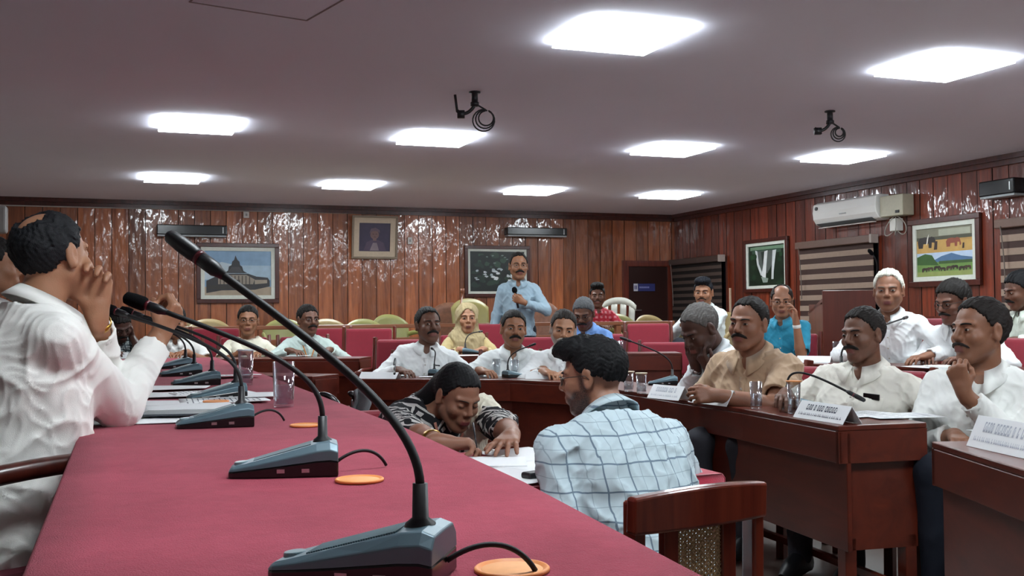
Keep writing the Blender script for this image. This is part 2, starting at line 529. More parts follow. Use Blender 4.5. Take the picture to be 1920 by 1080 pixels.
def solve(o):
    """joint positions of a person in its own frame: facing +y, right hand side +x"""
    J = {}
    stand = o.get('stand', False)
    hz = .93 if stand else o.get('seat', .45) + .09
    hz = o.get('hz', hz)
    L = .50 * o.get('tl', 1.0)
    al, be, tw = R(o.get('lean', 8)), R(o.get('side', 0)), o.get('twist', 0)
    P0 = np.array([0, 0, hz]); U = unit([math.sin(be), math.sin(al), math.cos(al) * math.cos(be)])
    Nk = P0 + U * L
    X = rotm(tw) @ np.array([1.0, 0, 0]); X = unit(X - U * (X @ U)); F = np.cross(U, X)
    Rt = np.stack([X, F, U], 1)
    Rh = rotm(o.get('yaw', 0), o.get('pitch', 0), o.get('roll', 0))
    hs = o.get('hs', 1.0)
    Hc = Nk + U * .05 + F * .012 + Rh @ np.array([0, .012, .085]) * hs + X * o.get('hx', 0) + F * o.get('hf', 0) - U * o.get('hd', 0)
    J.update(P0=P0, U=U, X=X, F=F, Rt=Rt, Rh=Rh, N=Nk, H=Hc, L=L)
    wd = .172 * o.get('wide', 1.0)
    for nm, s in (('R', 1), ('L', -1)):
        sh = Nk + X * s * wd - U * .082 + F * (.005 + o.get('shf' + nm, 0)) + U * o.get('shu' + nm, 0)
        J['S' + nm] = sh
    return J

def place(o):
    """root location so that the head stands at the target point"""
    T = o['head']; ang = R(o['face'] - 90); sc = o.get('sc', 1.0)
    Rz = np.array(Matrix.Rotation(ang, 3, 'Z'))
    for _ in range(4):
        J = solve(o)
        if o.get('fix'): break
        err = (T.z - o['floor']) / sc - J['H'][2]
        cz = max(.3, J['U'][2])
        if o.get('stand'): o['hz'] = o.get('hz', .93) + err; 
        else: o['tl'] = min(1.22, max(.77, o.get('tl', 1.0) + err / (.5 * cz)))
    J = solve(o)
    h = Rz @ J['H'] * sc
    loc = Vector((T.x - h[0], T.y - h[1], o['floor']))
    return J, loc, Rz

def person(o):
    nm = o.get('name', 'person')
    if 'hpx' in o and 'Z' in o: o['hs'] = min(1.16, max(.9, o['hpx'] / FPX * o['Z'] / .237 / o.get('sc', 1)))
    J, loc, Rz = place(o); sc = o.get('sc', 1.0)
    root = empty('person', loc, R(o['face'] - 90), o['label'], 'person')
    root.scale = (sc, sc, sc)
    def W(p):                                    # world point -> person frame
        return Rz.T @ (np.array(p, float) - np.array(loc)) / sc
    def WD(v): return Rz.T @ np.array(v, float)
    hres = o.get('res', .007)
    hs = o.get('hs', 1.0); fat = o.get('fat', 1.0); belly = o.get('belly', 0.0)
    Nk, U, X, F, Rt, Rh, Hc, L = (J[k] for k in ('N', 'U', 'X', 'F', 'Rt', 'Rh', 'H', 'L'))
    P0 = J['P0']
    a_, b_ = .285, .255
    for s, sd in ((1, 'R'), (-1, 'L')):
        ar = dict(wrist=(s * .1, .4, .79), pole=(s * .7, -.3, -1), dir=(-s * .5, 1, -.05), palm=(0, 0, -1), curl=.35)
        ar.update(o.get('arm' + sd, {}))
        if 'elbow_w' in ar: E = W(ar['elbow_w'])
        else: E = None
        w_ = W(ar['wrist_w']) if 'wrist_w' in ar else np.array(ar['wrist'], float)
        if ar.get('tohead'): w_ = Hc + Rh @ np.array(ar['tohead'], float) * hs
        sh = J['S' + sd]
        if E is None:
            v = w_ - sh; d = np.linalg.norm(v)
            if d > (a_ + b_) * .995: w_ = sh + v / d * (a_ + b_) * .995; d = (a_ + b_) * .995; v = w_ - sh
            x = (a_ * a_ - b_ * b_ + d * d) / (2 * d); h = math.sqrt(max(1e-6, a_ * a_ - x * x)); dd = v / d
            po = np.array(ar['pole'], float); po = unit(po - dd * (po @ dd)); E = sh + dd * x + po * h
        dr = WD(ar['dir_w']) if 'dir_w' in ar else np.array(ar['dir'], float)
        pl = WD(ar['palm_w']) if 'palm_w' in ar else np.array(ar['palm'], float)
        if ar.get('relh'): dr = Rh @ np.array(ar['dir'], float); pl = Rh @ np.array(ar['palm'], float)
        y = unit(dr); z = -pl; z = unit(z - y * (z @ y)); x = np.cross(y, z)
        J['E' + sd] = E; J['W' + sd] = w_; J['Hd' + sd] = (np.stack([x, y, z], 1), ar)
    # --- body: head, neck, chest, arms and hands in one surface
    def torso(infl, lo, hi, fw=1.0):
        us = np.array([-.14, -.06, .02, .1, .2, .3, .38, .44, .48, .52]) * (L / .5)
        rx = np.array([.15, .175, .168, .158, .162, .172, .175, .15, .105, .07]) * o.get('wide', 1.0)
        ry = np.array([.11, .125, .12, .115, .115, .118, .108, .092, .075, .06])
        rx = rx * np.array([fat] * 6 + [1 + (fat - 1) * .4] * 4); ry = ry * np.array([fat] * 6 + [1 + (fat - 1) * .4] * 4)
        oy = np.array([.0, .0, .3, .8, .8, .3, .0, 0, 0, 0]) * belly; ry = ry + oy * .5
        P0_, Rt_ = npv(P0), npv(Rt)
        def f(P):
            q = (P - P0_) @ Rt_; u = q[:, 2]
            a = np.interp(u, us, rx).astype(f32) + infl; b = np.interp(u, us, ry).astype(f32) + infl; c = np.interp(u, us, oy).astype(f32) * .5
            x_ = np.abs(q[:, 0]) / a; y_ = np.abs(q[:, 1] - c) / b
            e = (x_ ** 2.4 + y_ ** 2.4 + 1e-9) ** (1 / 2.4)
            d = (e - 1) * np.minimum(a, b)
            return np.maximum(d, np.maximum(u - hi, lo - u))
        return f
    body = Fld()
    body.u(torso(-.014, .16, L - .02))
    neck_top = Hc + Rh @ np.array([0, -.022, -.055]) * hs
    body.u(p_cap(Nk - U * .05 - F * .012, neck_top, .06 * (1 + (fat - 1) * .5), .054 * hs), .03)
    for s, sd in ((1, 'R'), (-1, 'L')):
        S_, E, W_ = J['S' + sd], J['E' + sd], J['W' + sd]
        thin = o.get('thin', 1.0) * (1 + (fat - 1) * .4)
        body.u(p_cap(Nk - U * .06 + X * s * .04, S_ - U * .008, .03, .036 * thin), .03)
        body.u(p_cap(S_ - U * .006, E, .037 * thin, .039 * thin), .02)
        body.u(p_cap(E, E + (W_ - E) * .35, .041 * thin, .042 * thin), .015)
        body.u(p_cap(E + (W_ - E) * .35, W_, .042 * thin, .0265 * thin), .015)
        Rm, ar = J['Hd' + sd]; hsz = o.get('handsc', 1.0)
        body.u(group(hand_field(s, ar['curl'], ar.get('spread', .25), ar.get('thumb', .3)), W_ + Rm[:, 1] * .012, Rm, .22 * hsz, hsz), .012)
    hf = head_field(o)
    body.u(group(hf, Hc, Rh, .17 * hs, hs), .018)
    pts = np.array([Hc, Nk, J['SR'], J['SL'], J['ER'], J['EL'], J['WR'], J['WL'], J['WR'] + J['HdR'][0][:, 1] * .12, J['WL'] + J['HdL'][0][:, 1] * .12, P0 + U * .16])
    lo = pts.min(0) - .14; hi = pts.max(0) + .14; lo[2] = min(lo[2], P0[2] + .02)
    P, Fc = nets(body, lo, hi, hres)
    Rh_, Hc_ = npv(Rh), npv(Hc)
    beard = o.get('beard'); lipc = o.get('lip', None)
    mats_ = [facemat(o['skin'], beard or '2b2422', o.get('lipc', '7d4a44'))]
    q = (P - Hc_) @ Rh_ / hs; on = (np.abs(hf(q.astype(f32))) < .012).astype(f32)
    def ss(v, a, b): t_ = np.clip((v - a) / (b - a), 0, 1); return t_ * t_ * (3 - 2 * t_)
    x_, y_, z_ = np.abs(q[:, 0]), q[:, 1], q[:, 2]
    jaw_ = ss(-z_, .028 + .02 * ss(y_, .04, .07), .045 + .02 * ss(y_, .04, .07)) * ss(y_, -.012, .006) * (1 - ss(y_, .078, .088) * ss(z_, -.082, -.072) * (1 - ss(x_, .02, .03)))
    burn = ss(x_, .045, .055) * ss(y_, -.004, .006) * (1 - ss(y_, .02, .032)) * (1 - ss(z_, .0, .02))
    bw = (1.0 if beard else o.get('shadow', .12)) * np.maximum(jaw_, burn if beard else 0) * on
    lp = on * ss(y_, .080, .0845) * ss(z_, -.0785, -.074) * (1 - ss(z_, -.0575, -.0545)) * (1 - ss(x_, .017, .024))
    bd = npmesh('body', P, Fc, mats_, root, None, {'beard': bw, 'lip': lp})
    # --- clothes
    shf = Fld(); half = o.get('half', False); fit = o.get('fit', .012)
    shf.u(torso(fit, o.get('hem', -.12), L - .012))
    for s, sd in ((1, 'R'), (-1, 'L')):
        S_, E, W_ = J['S' + sd], J['E' + sd], J['W' + sd]
        thin = o.get('thin', 1.0) * (1 + (fat - 1) * .4)
        shf.u(p_cap(Nk - U * .05 + X * s * .05, S_ - U * .004, .05, .055 * thin), .045)
        if half:
            Es = S_ + (E - S_) * .74
            shf.u(p_cut(S_, Es, .055 * thin, .066 * thin), .025)
        else:
            shf.u(p_cap(S_, E, .055 * thin, .056 * thin), .025)
            en = E + (W_ - E) * o.get('cuff', .93)
            shf.u(p_cut(E, en, .056 * thin, .045 * thin), .02)
    if half:
        for sd in 'RL':
            S_, E = J['S' + sd], J['E' + sd]; d = unit(E - S_); Es = S_ + (E - S_) * .78
            shf.cut(p_cap(Es - d * .02, Es + d * .3, .052 * o.get('thin', 1)* (1 + (fat - 1) * .4), .052), .004)
    if not half:
        for sd in 'RL':
            E, W_ = J['E' + sd], J['W' + sd]; d = unit(W_ - E); en = E + (W_ - E) * o.get('cuff', .93)
            shf.cut(p_cap(en - d * .01, en + d * .07, .033, .033), .004)
    nb = Nk - U * .03
    if not o.get('round_neck'): shf.cut(p_cap(Nk + F * .075 - U * .015, Nk + F * .135 - U * o.get('vneck', .085), .03, .012), .008)
    shf.cut(p_cap(nb - F * .01, neck_top + U * .05, .062 * (1 + (fat - 1) * .5) + (.01 if o.get('round_neck') else 0), .1), .006)
    shf.disp(folds(o.get('fold', .0085), 26, o.get('seed', 1) * 1.3))
    pts = np.array([Nk, J['SR'], J['SL'], J['ER'], J['EL'], P0] + ([] if half else [J['WR'], J['WL']]))
    lo = pts.min(0) - .2; hi = pts.max(0) + .13
    sres = o.get('sres', hres * 1.35)
    P, Fc = nets(shf, lo, hi, sres)
    shm = o['shirt'] if not isinstance(o['shirt'], str) else mat(o['shirt'], .8, sheen=.15, var=.015, scale=4, bump=.3, bscale=600, name='shirt_cloth')
    sh_o = npmesh(o.get('top', 'shirt'), P, Fc, [shm], root)
    def surf(x, u, off=.0):                        # front surface point of the clothes
        b = P0 + X * x + U * u; lo_, hi_ = 0.0, .34
        pr = np.array([b + F * t for t in np.linspace(.34, 0.0, 60)], dtype=f32); d = shf(pr)
        k = int(np.argmax(d < 0)) if (d < 0).any() else 59
        return b + F * (.34 - .34 * k / 59 + .003 + off)
    # collar
    if o.get('collar', True):
        mb = MB(); n = 26; ch = 1 + (fat - 1) * .5
        def cpt(i, j):
            ph = (i * 2 - 1) * R(158); fr = (1 - math.cos(ph)) / 2
            r_ = (.068, .067, .097 + .012 * fr ** 3)[j] * ch; uu = (-.05, .055 - .045 * fr, .014 - .08 * fr ** 1.5)[j]
            y_ = -math.cos(ph) * r_ * 1.0 + .0 + .03 * fr * (1 if j else .6); x_ = math.sin(ph) * r_ * (1 - .2 * fr ** 4)
            f_ = y_ + (.012 if j == 2 else 0) * fr; uu -= .012
            if j == 2 and fr > .35:
                sp_ = surf(x_, L + uu); sf_ = float((sp_ - Nk) @ F); f_ = max(f_, min(sf_ + .005, f_ + .06))
            if j == 2 and fr <= .35: uu += .008; x_ *= 1.04
            return Nk + X * x_ + F * f_ + U * uu
        k = len(mb.v)
        for i in range(n + 1):
            for j in range(3): mb.v.append(tuple(cpt(i / n, j)))
        for i in range(n):
            for j in range(2): a = k + i * 3 + j; mb.face((a, a + 3, a + 4, a + 1))
        mb.build('collar', shm, sh_o, smooth=True, solid=.0035)
    if o.get('placket'):
        mb = MB(); k = 0; us = np.linspace(.0, L - .09, 16)
        for u in us:
            for x in (-.017, .017): mb.v.append(tuple(surf(x, u)))
        for i in range(15): mb.face((2 * i, 2 * i + 1, 2 * i + 3, 2 * i + 2))
        mb.build('placket', shm, sh_o, smooth=True, solid=.003)
        for i in range(5):
            u = .04 + i * (L - .14) / 4.6; c = surf(0, u, .003); mb = MB()
            mb.tube([c, c + F * .003], .0055, 10); mb.build('button', mat('c9c4b8', .3, name='button_shell'), sh_o)
    if o.get('pocket'):
        sx = -.085 * o.get('wide', 1.0); mb = MB(); us = np.linspace(L * .44, L * .68, 7); xs = np.linspace(sx - .05, sx + .05, 7)
        for u in us:
            for x in xs: mb.v.append(tuple(surf(x, u, .001)))
        for i in range(6):
            for j in range(6): a = i * 7 + j; mb.face((a, a + 1, a + 8, a + 7))
        mb.build('pocket', shm, sh_o, smooth=True, solid=.004)
        if o['pocket'] == 'phone':
            c = surf(sx, L * .69, .006); mb = MB(); mb.beam(c - X * .037, c + X * .037, .009, .026, U)
            q = mb.build('phone', M_BLACKG, None, bevel=.002); q.matrix_world = Matrix.LocRotScale(loc, Matrix.Rotation(R(o['face'] - 90), 3, 'Z').to_quaternion(), (sc, sc, sc))
            tag(q, 'dark phone sticking out of the short-sleeved white shirt pocket', 'phone')
        if o['pocket'] == 'pen':
            c = surf(sx, L * .69, .004); mb = MB(); mb.tube([c - X * .022, c + X * .022], .005, 8)
            q = mb.build('pen', M_BLACK, None); q.matrix_world = Matrix.LocRotScale(loc, Matrix.Rotation(R(o['face'] - 90), 3, 'Z').to_quaternion(), (sc, sc, sc))
            tag(q, 'dark pen clipped on the white shirt pocket of the man left of the beige scarf', 'pen')
    # trousers, shoes
    tr = Fld(); stand = o.get('stand', False); hz = P0[2]
    tr.u(p_ell(P0 + np.array([0, 0, .0]), (.172 * fat, .13 * fat, .12)))
    hb = P0[2] - .01
    feet = []
    for s in (-1, 1):
        h_ = np.array([s * .085, 0, hb])
        if stand: kn = np.array([s * .1, .02, .5 * hz / .93]); an = np.array([s * .11, -.01, .09])
        else: kn = np.array([s * .12, .43, hb - .0]); an = np.array([s * .12, .40 + o.get('foot', 0), .10]); 
        tr.u(p_cap(h_, kn, .088 * fat, .066), .04); tr.u(p_cap(kn, an, .064, .052), .03); feet.append(an)
    tr.cut(p_cap((-.5, .4, -.02), (.5, .4, -.02), .07), .005) if False else None
    tr.disp(folds(.004, 15, 3.1))
    pts = np.array([P0 - .2, P0 + .2] + feet + [[.25, .55, hb + .12], [-.25, .55, hb]])
    P, Fc = nets(tr, pts.min(0) - .09, pts.max(0) + .08, .014)
    trc = o.get('trousers', '23252e')
    npmesh(o.get('bottom', 'trousers'), P, Fc, [mat(trc, .85, name='trouser_cloth', bump=.3, bscale=500)], root)
    for an in feet:
        mb = MB(); z0 = .0
        mb.grid(lambda a, b: (an[0] + math.cos(b * 2 * math.pi) * .042 * math.sin(math.pi * (.06 + .88 * a)) ** .5,
                              an[1] - .09 + a * .26, z0 + .004 + max(0, .045 + .05 * (1 - a) ** 1.5 * 1 + math.sin(b * 2 * math.pi) * (.04 + .035 * (1 - a))) * (math.sin(math.pi * (.06 + .88 * a)) ** .4)), 8, 12)
        mb.build('shoe', M_BLACK, root, smooth=True)
    # hair
    ht = o.get('hair', 'short'); hc = hairmat(o.get('hairc', '15110f'))
    th = o.get('hth', .009)
    hfld = Fld()
    rcd = o.get('recede', 0.0) * .55
    hfld.u(p_ell((0, -.018, .031), (.0765 + th * .6, .096 + th, .088 + th)))
    for e in o.get('hair_extra', []): hfld.u(p_ell(e[0], e[1]), .02)
    ky = np.array([-.13, -.085, -.045, -.018, .01, .03, .05, .072, .1]); kz = np.array([-.075, -.062, -.04, -.008, .008, .036, .06, .075, .084])
    kz = kz + np.array([0, 0, 0, 0, 0, .3, .8, 1, 1]) * rcd * .05
    if ht == 'long': kz = kz - np.array([.03, .03, .02, .0, .0, 0, 0, 0, 0])
    if 'kz' in o: kz = kz + np.array(o['kz'])
    def hl(P):
        side = np.clip((np.abs(P[:, 0]) - .03) / .05, 0, 1)
        z_ = np.interp(P[:, 1] + .004 * np.sin(P[:, 0] * 160) + .003 * np.sin(P[:, 0] * 610 + P[:, 2] * 300), ky, kz) + .003 * np.sin(P[:, 1] * 520 + P[:, 0] * 130)
        z_ = z_ + (1 - side) * 0 + np.where(P[:, 1] > .03, rcd * .02 * (1 - np.abs(np.abs(P[:, 0]) - .035) / .035), 0)
        return ((z_ - P[:, 2]) * .75).astype(f32)
    hfld.isec(hl, .007)
    if ht == 'crown_bald': hfld.cut(p_ell((0.0, -.075, .125), (.045, .06, .05)), .012)
    if ht == 'bald_front': hfld.cut(p_ell((0, .055, .12), (.062, .1, .075)), .015)
    hfld.u(p_ell((0, 0, -9), (.01, .01, .01)), .001)
    cl = o.get('wave', .003); sf = o.get('wavef', 1.0)
    hfld.disp(lambda P: (-cl * (1 - np.abs(np.sin(P[:, 0] * 120 * sf + 3 * np.sin(P[:, 1] * 40 * sf + P[:, 2] * 25)))) * 1.0 + cl * .4 + cl * .5 * np.sin(P[:, 1] * 95 * sf + P[:, 2] * 70 * sf) + o.get('fine', 1) * .0011 * np.sin(P[:, 0] * 520 + 2.5 * np.sin(P[:, 1] * 60 + P[:, 2] * 80)) + .0008 * np.sin(P[:, 2] * 430 + 3 * np.sin(P[:, 1] * 130) + P[:, 0] * 200)).astype(f32))
    for e in o.get('hair_tail', []): hfld.u(p_cap(*e), .03)
    ex = o.get('hbox', (.14, .17, .2, .16))
    P, Fc = nets(hfld, (-ex[0], -ex[1], -ex[2]), (ex[0], .14, ex[3]), min(.0042, hres * .75))
    P = (P * hs) @ npv(Rh).T + npv(Hc)
    ho = npmesh('hair', P, Fc, [hc], root)
    if o.get('bald_patch'):
        pass
    def hp(p): return Hc + Rh @ np.array(p, float) * hs
    # eyes, brows, moustache, glasses
    M_SCL = mat('b9aea4', .25, name='eye_white'); M_IR = mat('1a0f0a', .2, name='iris')
    for s in (-1, 1):
        if o.get('eyes', True):
            mb = MB(); cx, cy, cz = s * .031, .069, .003
            half_h = o.get('eyeopen', .0042)
            mb.use(M_SCL); k = 0; nu, nv = 12, 6
            gx_ = o.get('gaze', 0) * .004; idx0 = len(mb.v)
            for i in range(nu + 1):
                a = -1 + 2 * i / nu; hh = half_h * (1 - abs(a) ** 2.2) + .0003
                for j in range(nv + 1):
                    b_2 = -1 + 2 * j / nv; x_ = a * .0125; z_ = b_2 * hh
                    y_ = math.sqrt(max(1e-6, 1 - (x_ / .0168) ** 2 - (z_ / .0138) ** 2)) * .0168 + .0012
                    mb.v.append(tuple(hp((cx + x_, cy + y_, cz + z_))))
            for i in range(nu):
                for j in range(nv):
                    xm = (-1 + 2 * (i + .5) / nu) * .0125 - gx_; mb.use(M_IR if abs(xm) < .0062 else M_SCL)
                    a0 = idx0 + i * (nv + 1) + j; mb.face((a0, a0 + nv + 1, a0 + nv + 2, a0 + 1) if True else 0)
            mb.build('eye', None, root, smooth=True)
        br = [(s * .012, .0925, .0215), (s * .026, .0905, .027), (s * .042, .0805, .0265), (s * .053, .066, .019)]
        mb = MB(); mb.tube([hp(p) for p in bez(br, 8)], [q_ * hs * (.6 if o.get('fem') else 1) for q_ in [.0022] + [.0042] * 3 + [.0038] * 3 + [.003, .0012]], 8, flat=.8)
        mb.build('eyebrow', hairmat(o.get('browc', '1b1512')), root, smooth=True)
        if o.get('eyes', True) or o.get('lash'):
            mb = MB(); zo = o.get('lidz', .0075)
            mb.tube([hp((s * .031 + x_, .069 + math.sqrt(max(0, 1 - (x_ / .0168) ** 2 - (zo * (1 - (x_ / .014) ** 2) / .0138) ** 2)) * .0168 + .0008, .003 + (o.get('eyeopen', .0042) + .0003) * (1 - abs(x_ / .0125) ** 2.2))) for x_ in np.linspace(-.0125, .0125, 7)], .0011 * hs, 6)
            mb.build('eyelash', M_BLACK, root)
    if o.get('mous'):
        mb = MB(); mw = o.get('mousw', .038); mr = o.get('mousr', .011)
        pts = [(-mw, .077, -.061), (-mw * .6, .0905, -.05), (0, .0965, -.0445), (mw * .6, .0905, -.05), (mw, .077, -.061)]
        mb.tube([hp(p) for p in bez([pts[0], (-mw * .6, .1, -.044), (0, .102, -.040), (mw * .6, .1, -.044), pts[4]], 12)], [.002 * hs] + [mr * .8 * hs] * 2 + [mr * hs] * 7 + [mr * .8 * hs] * 2 + [.002 * hs], 10, flat=.75)
        mb.build('moustache', hairmat(o['mous']), root, smooth=True)
    if o.get('glasses'):
        fr = mat(o['glasses'], .3, metal=.4, name='spectacle_frame'); mb = MB()
        for s in (-1, 1):
            c = [(s * .032 + .023 * math.cos(t), .098 - abs(.023 * math.cos(t) * s + .0) * 0.0 - .012 * max(0, s * math.cos(t)), .0 + .016 * math.sin(t) * (1 if math.sin(t) < 0 else .9)) for t in np.linspace(0, 2 * math.pi, 21)]
            mb.tube([hp(p) for p in c], .0014 * hs, 6, caps=False)
            mb.tube([hp((s * .055, .086, .006)), hp((s * .079, .05, .008)), hp((s * .087, -.005, .006)), hp((s * .086, -.018, -.008))], .0014 * hs, 6)
        mb.tube([hp((-.009, .099, .003)), hp((0, .103, .005)), hp((.009, .099, .003))], .0014 * hs, 6)
        mb.build('spectacles', fr, root, smooth=True)
    o.update(root=root, J=J, loc=loc, Rz=Rz, surf=surf, shirt_o=sh_o, hp=hp, W=W)
    return o
# ------------------------------------------------------------------ the room
def planks(name, p0, p1, z0, z1, width, m, nrm, kind=None):
    """a wall of tongued vertical boards between two floor points, each board leaning a hair its own way"""
    p0 = Vector(p0); p1 = Vector(p1); d = (p1 - p0); L = d.length; d.normalize(); n_ = Vector(nrm)
    rng = random.Random(hash(name) % 1 + 7); mb = MB(); pv = []
    mb.use(m); n = int(L / width); g = .004
    for i in range(n + 1):
        a = i * width; b = min(L, a + width)
        if b - a < .02: continue
        t = rng.uniform(-.0035, .0035); t2 = rng.uniform(-.002, .002); v = rng.random()
        A = p0 + d * (a + g) + n_ * (.012 + t); B = p0 + d * (b - g) + n_ * (.012 - t)
        A2 = A + n_ * t2; B2 = B + n_ * t2
        mb.use(m)
        mb.quad((A.x, A.y, z0), (B.x, B.y, z0), (B2.x, B2.y, z1), (A2.x, A2.y, z1)); pv.append(v)
        C = p0 + d * a; D = p0 + d * b; mb.use(M_GROOVE)
        mb.quad((C.x, C.y, z0), (A.x, A.y, z0), (A2.x, A2.y, z1), (C.x, C.y, z1)); pv.append(v)
        mb.quad((B.x, B.y, z0), (D.x, D.y, z0), (D.x, D.y, z1), (B2.x, B2.y, z1)); pv.append(v)
    # solid backing so that the wall has thickness
    mb.use(M_GROOVE); a = p0 - n_ * .1; b = p1 - n_ * .1
    x0, x1 = sorted((min(p0.x, a.x), max(p1.x, b.x))); 
    xs = [p0.x, p1.x, a.x, b.x]; ys = [p0.y, p1.y, a.y, b.y]
    k = len(mb.f); mb.box(min(xs), max(xs), min(ys), max(ys), z0, z1); pv += [0] * (len(mb.f) - k)
    o = mb.build(name)
    at = o.data.attributes.new('pv', 'FLOAT', 'FACE'); at.data.foreach_set('value', pv)
    tag(o, kind='structure'); return o

M_CEIL = mat('e6e6f2', .85, spec=.2, var=.01, scale=2, name='ceiling_board')
mb = MB(); mb.box(XL - .1, XR + .1, YF - .1, YB + .1, CEIL, CEIL + .1); tag(mb.build('ceiling', M_CEIL), kind='structure')
mb = MB(); mb.box(XL - .1, XR + .1, YF - .1, YB + .1, -.1, 0)
tag(mb.build('floor', mat('54463f', .4, var=.12, scale=3, bump=.1, name='floor_tile')), kind='structure')
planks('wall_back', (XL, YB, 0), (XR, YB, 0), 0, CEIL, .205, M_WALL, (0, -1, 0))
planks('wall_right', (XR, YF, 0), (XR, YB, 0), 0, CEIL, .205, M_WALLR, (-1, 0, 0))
M_BOUNCE_PLASTER = mat('e4e2dc', .85, var=.01, scale=2, name='cream_bounce_plaster')  # pale finish of the unseen walls, made up to bounce light onto the ceiling
mb = MB(); mb.box(XL - .1, XL, YF, YB, 0, CEIL); tag(mb.build('wall_left', M_BOUNCE_PLASTER), kind='structure')
mb = MB(); mb.box(XL, XR, YF - .1, YF, 0, CEIL); tag(mb.build('wall_front', M_BOUNCE_PLASTER), kind='structure')
# dark cove moulding
for i, (a, b) in enumerate((((XL, YB - .05), (XR, YB - .05)), ((XR - .05, YF), (XR - .05, YB)))):
    mb = MB()
    if i == 0: mb.box(XL, XR, YB - .06, YB - .0, CEIL - .1, CEIL); mb.box(XL, XR, YB - .10, YB - .06, CEIL - .05, CEIL)
    else: mb.box(XR - .06, XR, YF, YB - .1, CEIL - .1, CEIL); mb.box(XR - .1, XR - .06, YF, YB - .1, CEIL - .05, CEIL)
    tag(mb.build('trim_%d' % (i + 1), M_DARKW), kind='structure')
# raised tiers of the floor
TI1, TI2 = .1, .35
M_TIER = mat('8a7c74', .6, var=.2, scale=3, bump=.2, name='tier_floor')
mb = MB(); mb.prism([(4.15, YF), (XR, YF), (XR, YB), (XL, YB), (XL, 8.7), (4.15, 8.7)], 0, TI1); tag(mb.build('trim_3', M_TIER), kind='structure')
mb = MB(); mb.prism([(5.45, 9.35), (XR, 9.35), (XR, YB), (XL, YB), (XL, 10.75), (5.45, 10.75)], TI1, TI2); tag(mb.build('trim_4', M_TIER), kind='structure')
DZ = .15
mb = MB(); mb.prism([(XL, YF), (.92, YF), (.92, 8.5), (XL, 8.5)], 0, DZ); tag(mb.build('trim_5', M_TIER), kind='structure')
# white conduit along the top of the back wall
a = aty(2, 384, YB - .06); b = aty(1004, 407, YB - .06)
mb = MB(); mb.tube([(a.x - .6, YB - .03, a.z), (b.x, YB - .03, b.z)], .013, 8)
tag(mb.build('wall_conduit', mat('b9b2ad', .5)), 'long white cable conduit running along the top of the back wall', 'pipe')

# ceiling lights
M_LAMP = emis((.88, .965, 1.0), LIGHT_STRENGTH, 'led_diffuser'); M_EDGE_GLOW = emis((.84, .93, 1.0), LIGHT_STRENGTH * .85, 'added_edge_glow'); M_LF = mat('e8e8ea', .4, name='lamp_rim')
pan = [((372, 231), 'second row from the back, leftmost'), ((820, 257), 'second row from the back, second from left'), ((1260, 278), 'second row from the back, third from left'),
       ((1580, 292), 'second row from the back, rightmost'), ((324, 332), 'row by the back wall, leftmost'), ((659, 345), 'row by the back wall, second from left'),
       ((1000, 356), 'row by the back wall, third from left'), ((1255, 364), 'row by the back wall, rightmost'), ((1165, 63), 'nearest row, left one with a projector bracket behind it'), ((1768, 121), 'nearest row, right one')]
def ceiling_light(x, y, lab, sc=1.0):
    t = empty('ceiling_light', (x, y, CEIL), 0, 'square white LED ceiling panel, ' + lab, 'ceiling light', 'square LED ceiling panels')
    h = .3 * sc; mb = MB()
    for q in ((-h + .03, h - .03, -h + .03, h - .03),): mb.box(q[0], q[1], q[2], q[3], -.026, -.0005)
    mb.build('frame', M_LF, t)
    mb = MB(); mb.box(-h + .012, h - .012, -h + .012, h - .012, -.034, -.026); mb.build('diffuser', M_LAMP, t)
    mb = MB(); a = h - .014; mb.quad((-a, -a, -.026), (a, -a, -.026), (a, -a, -.003), (-a, -a, -.003)); mb.quad((a, a, -.026), (-a, a, -.026), (-a, a, -.003), (a, a, -.003)); mb.quad((a, -a, -.026), (a, a, -.026), (a, a, -.003), (a, -a, -.003)); mb.quad((-a, a, -.026), (-a, -a, -.026), (-a, -a, -.003), (-a, a, -.003)); mb.build('added_glow_strip', M_EDGE_GLOW, t)  # glowing sides added to brighten the ceiling around each panel
PP = []
for (px, py), lab in pan:
    p = atz(px, py, CEIL); PP.append(p)
for i, (p, (pp, lab)) in enumerate(zip(PP, pan)): ceiling_light(p.x, p.y, lab)
yr1 = PP[8].y;  # the unseen row above the camera is added for ceiling bounce light
for x_, y_, lab in ((PP[3].x, yr1, 'nearest row, far right, out of the picture'),
               (PP[1].x, yr1 - 3.4, 'row above the camera, left, unseen added light'), (PP[2].x, yr1 - 3.4, 'row above the camera, right, unseen added light'), (PP[0].x, yr1 - 3.4, 'row above the camera, over the dais, unseen added light'), (PP[3].x, yr1 - 3.4, 'row above the camera, far right, unseen added light')):
    ceiling_light(x_, y_, lab)

# ceiling hatch
pts = [atz(355, 3, CEIL), atz(575, 38, CEIL), atz(597, 2, CEIL)]
c = pts[1]
e1 = (pts[0] - c); e1.z = 0; e1.normalize(); e2 = Vector((-e1.y, e1.x, 0)) 
if e2.dot(pts[2] - c) < 0: e2 = -e2
W1 = (pts[0] - c).length; mb = MB()
for a, b in ((c, c + e1 * W1), (c, c + e2 * .6), (c + e2 * .6, c + e2 * .6 + e1 * W1), (c + e1 * W1, c + e1 * W1 + e2 * .6)):
    mb.beam((a.x, a.y, CEIL - .002), (b.x, b.y, CEIL - .002), .008, .004)
h = mb.build('ceiling_hatch', mat('8f8486', .7)); tag(h, 'thin outline of an access hatch in the ceiling at the upper left', 'hatch')
mb = MB(); q = [c + e1 * .01 + e2 * .01, c + e1 * (W1 - .01) + e2 * .01, c + e1 * (W1 - .01) + e2 * .59, c + e1 * .01 + e2 * .59]
mb.poly([(v.x, v.y, CEIL - .001) for v in q]); mb.build('hatch_board', M_CEIL, h)

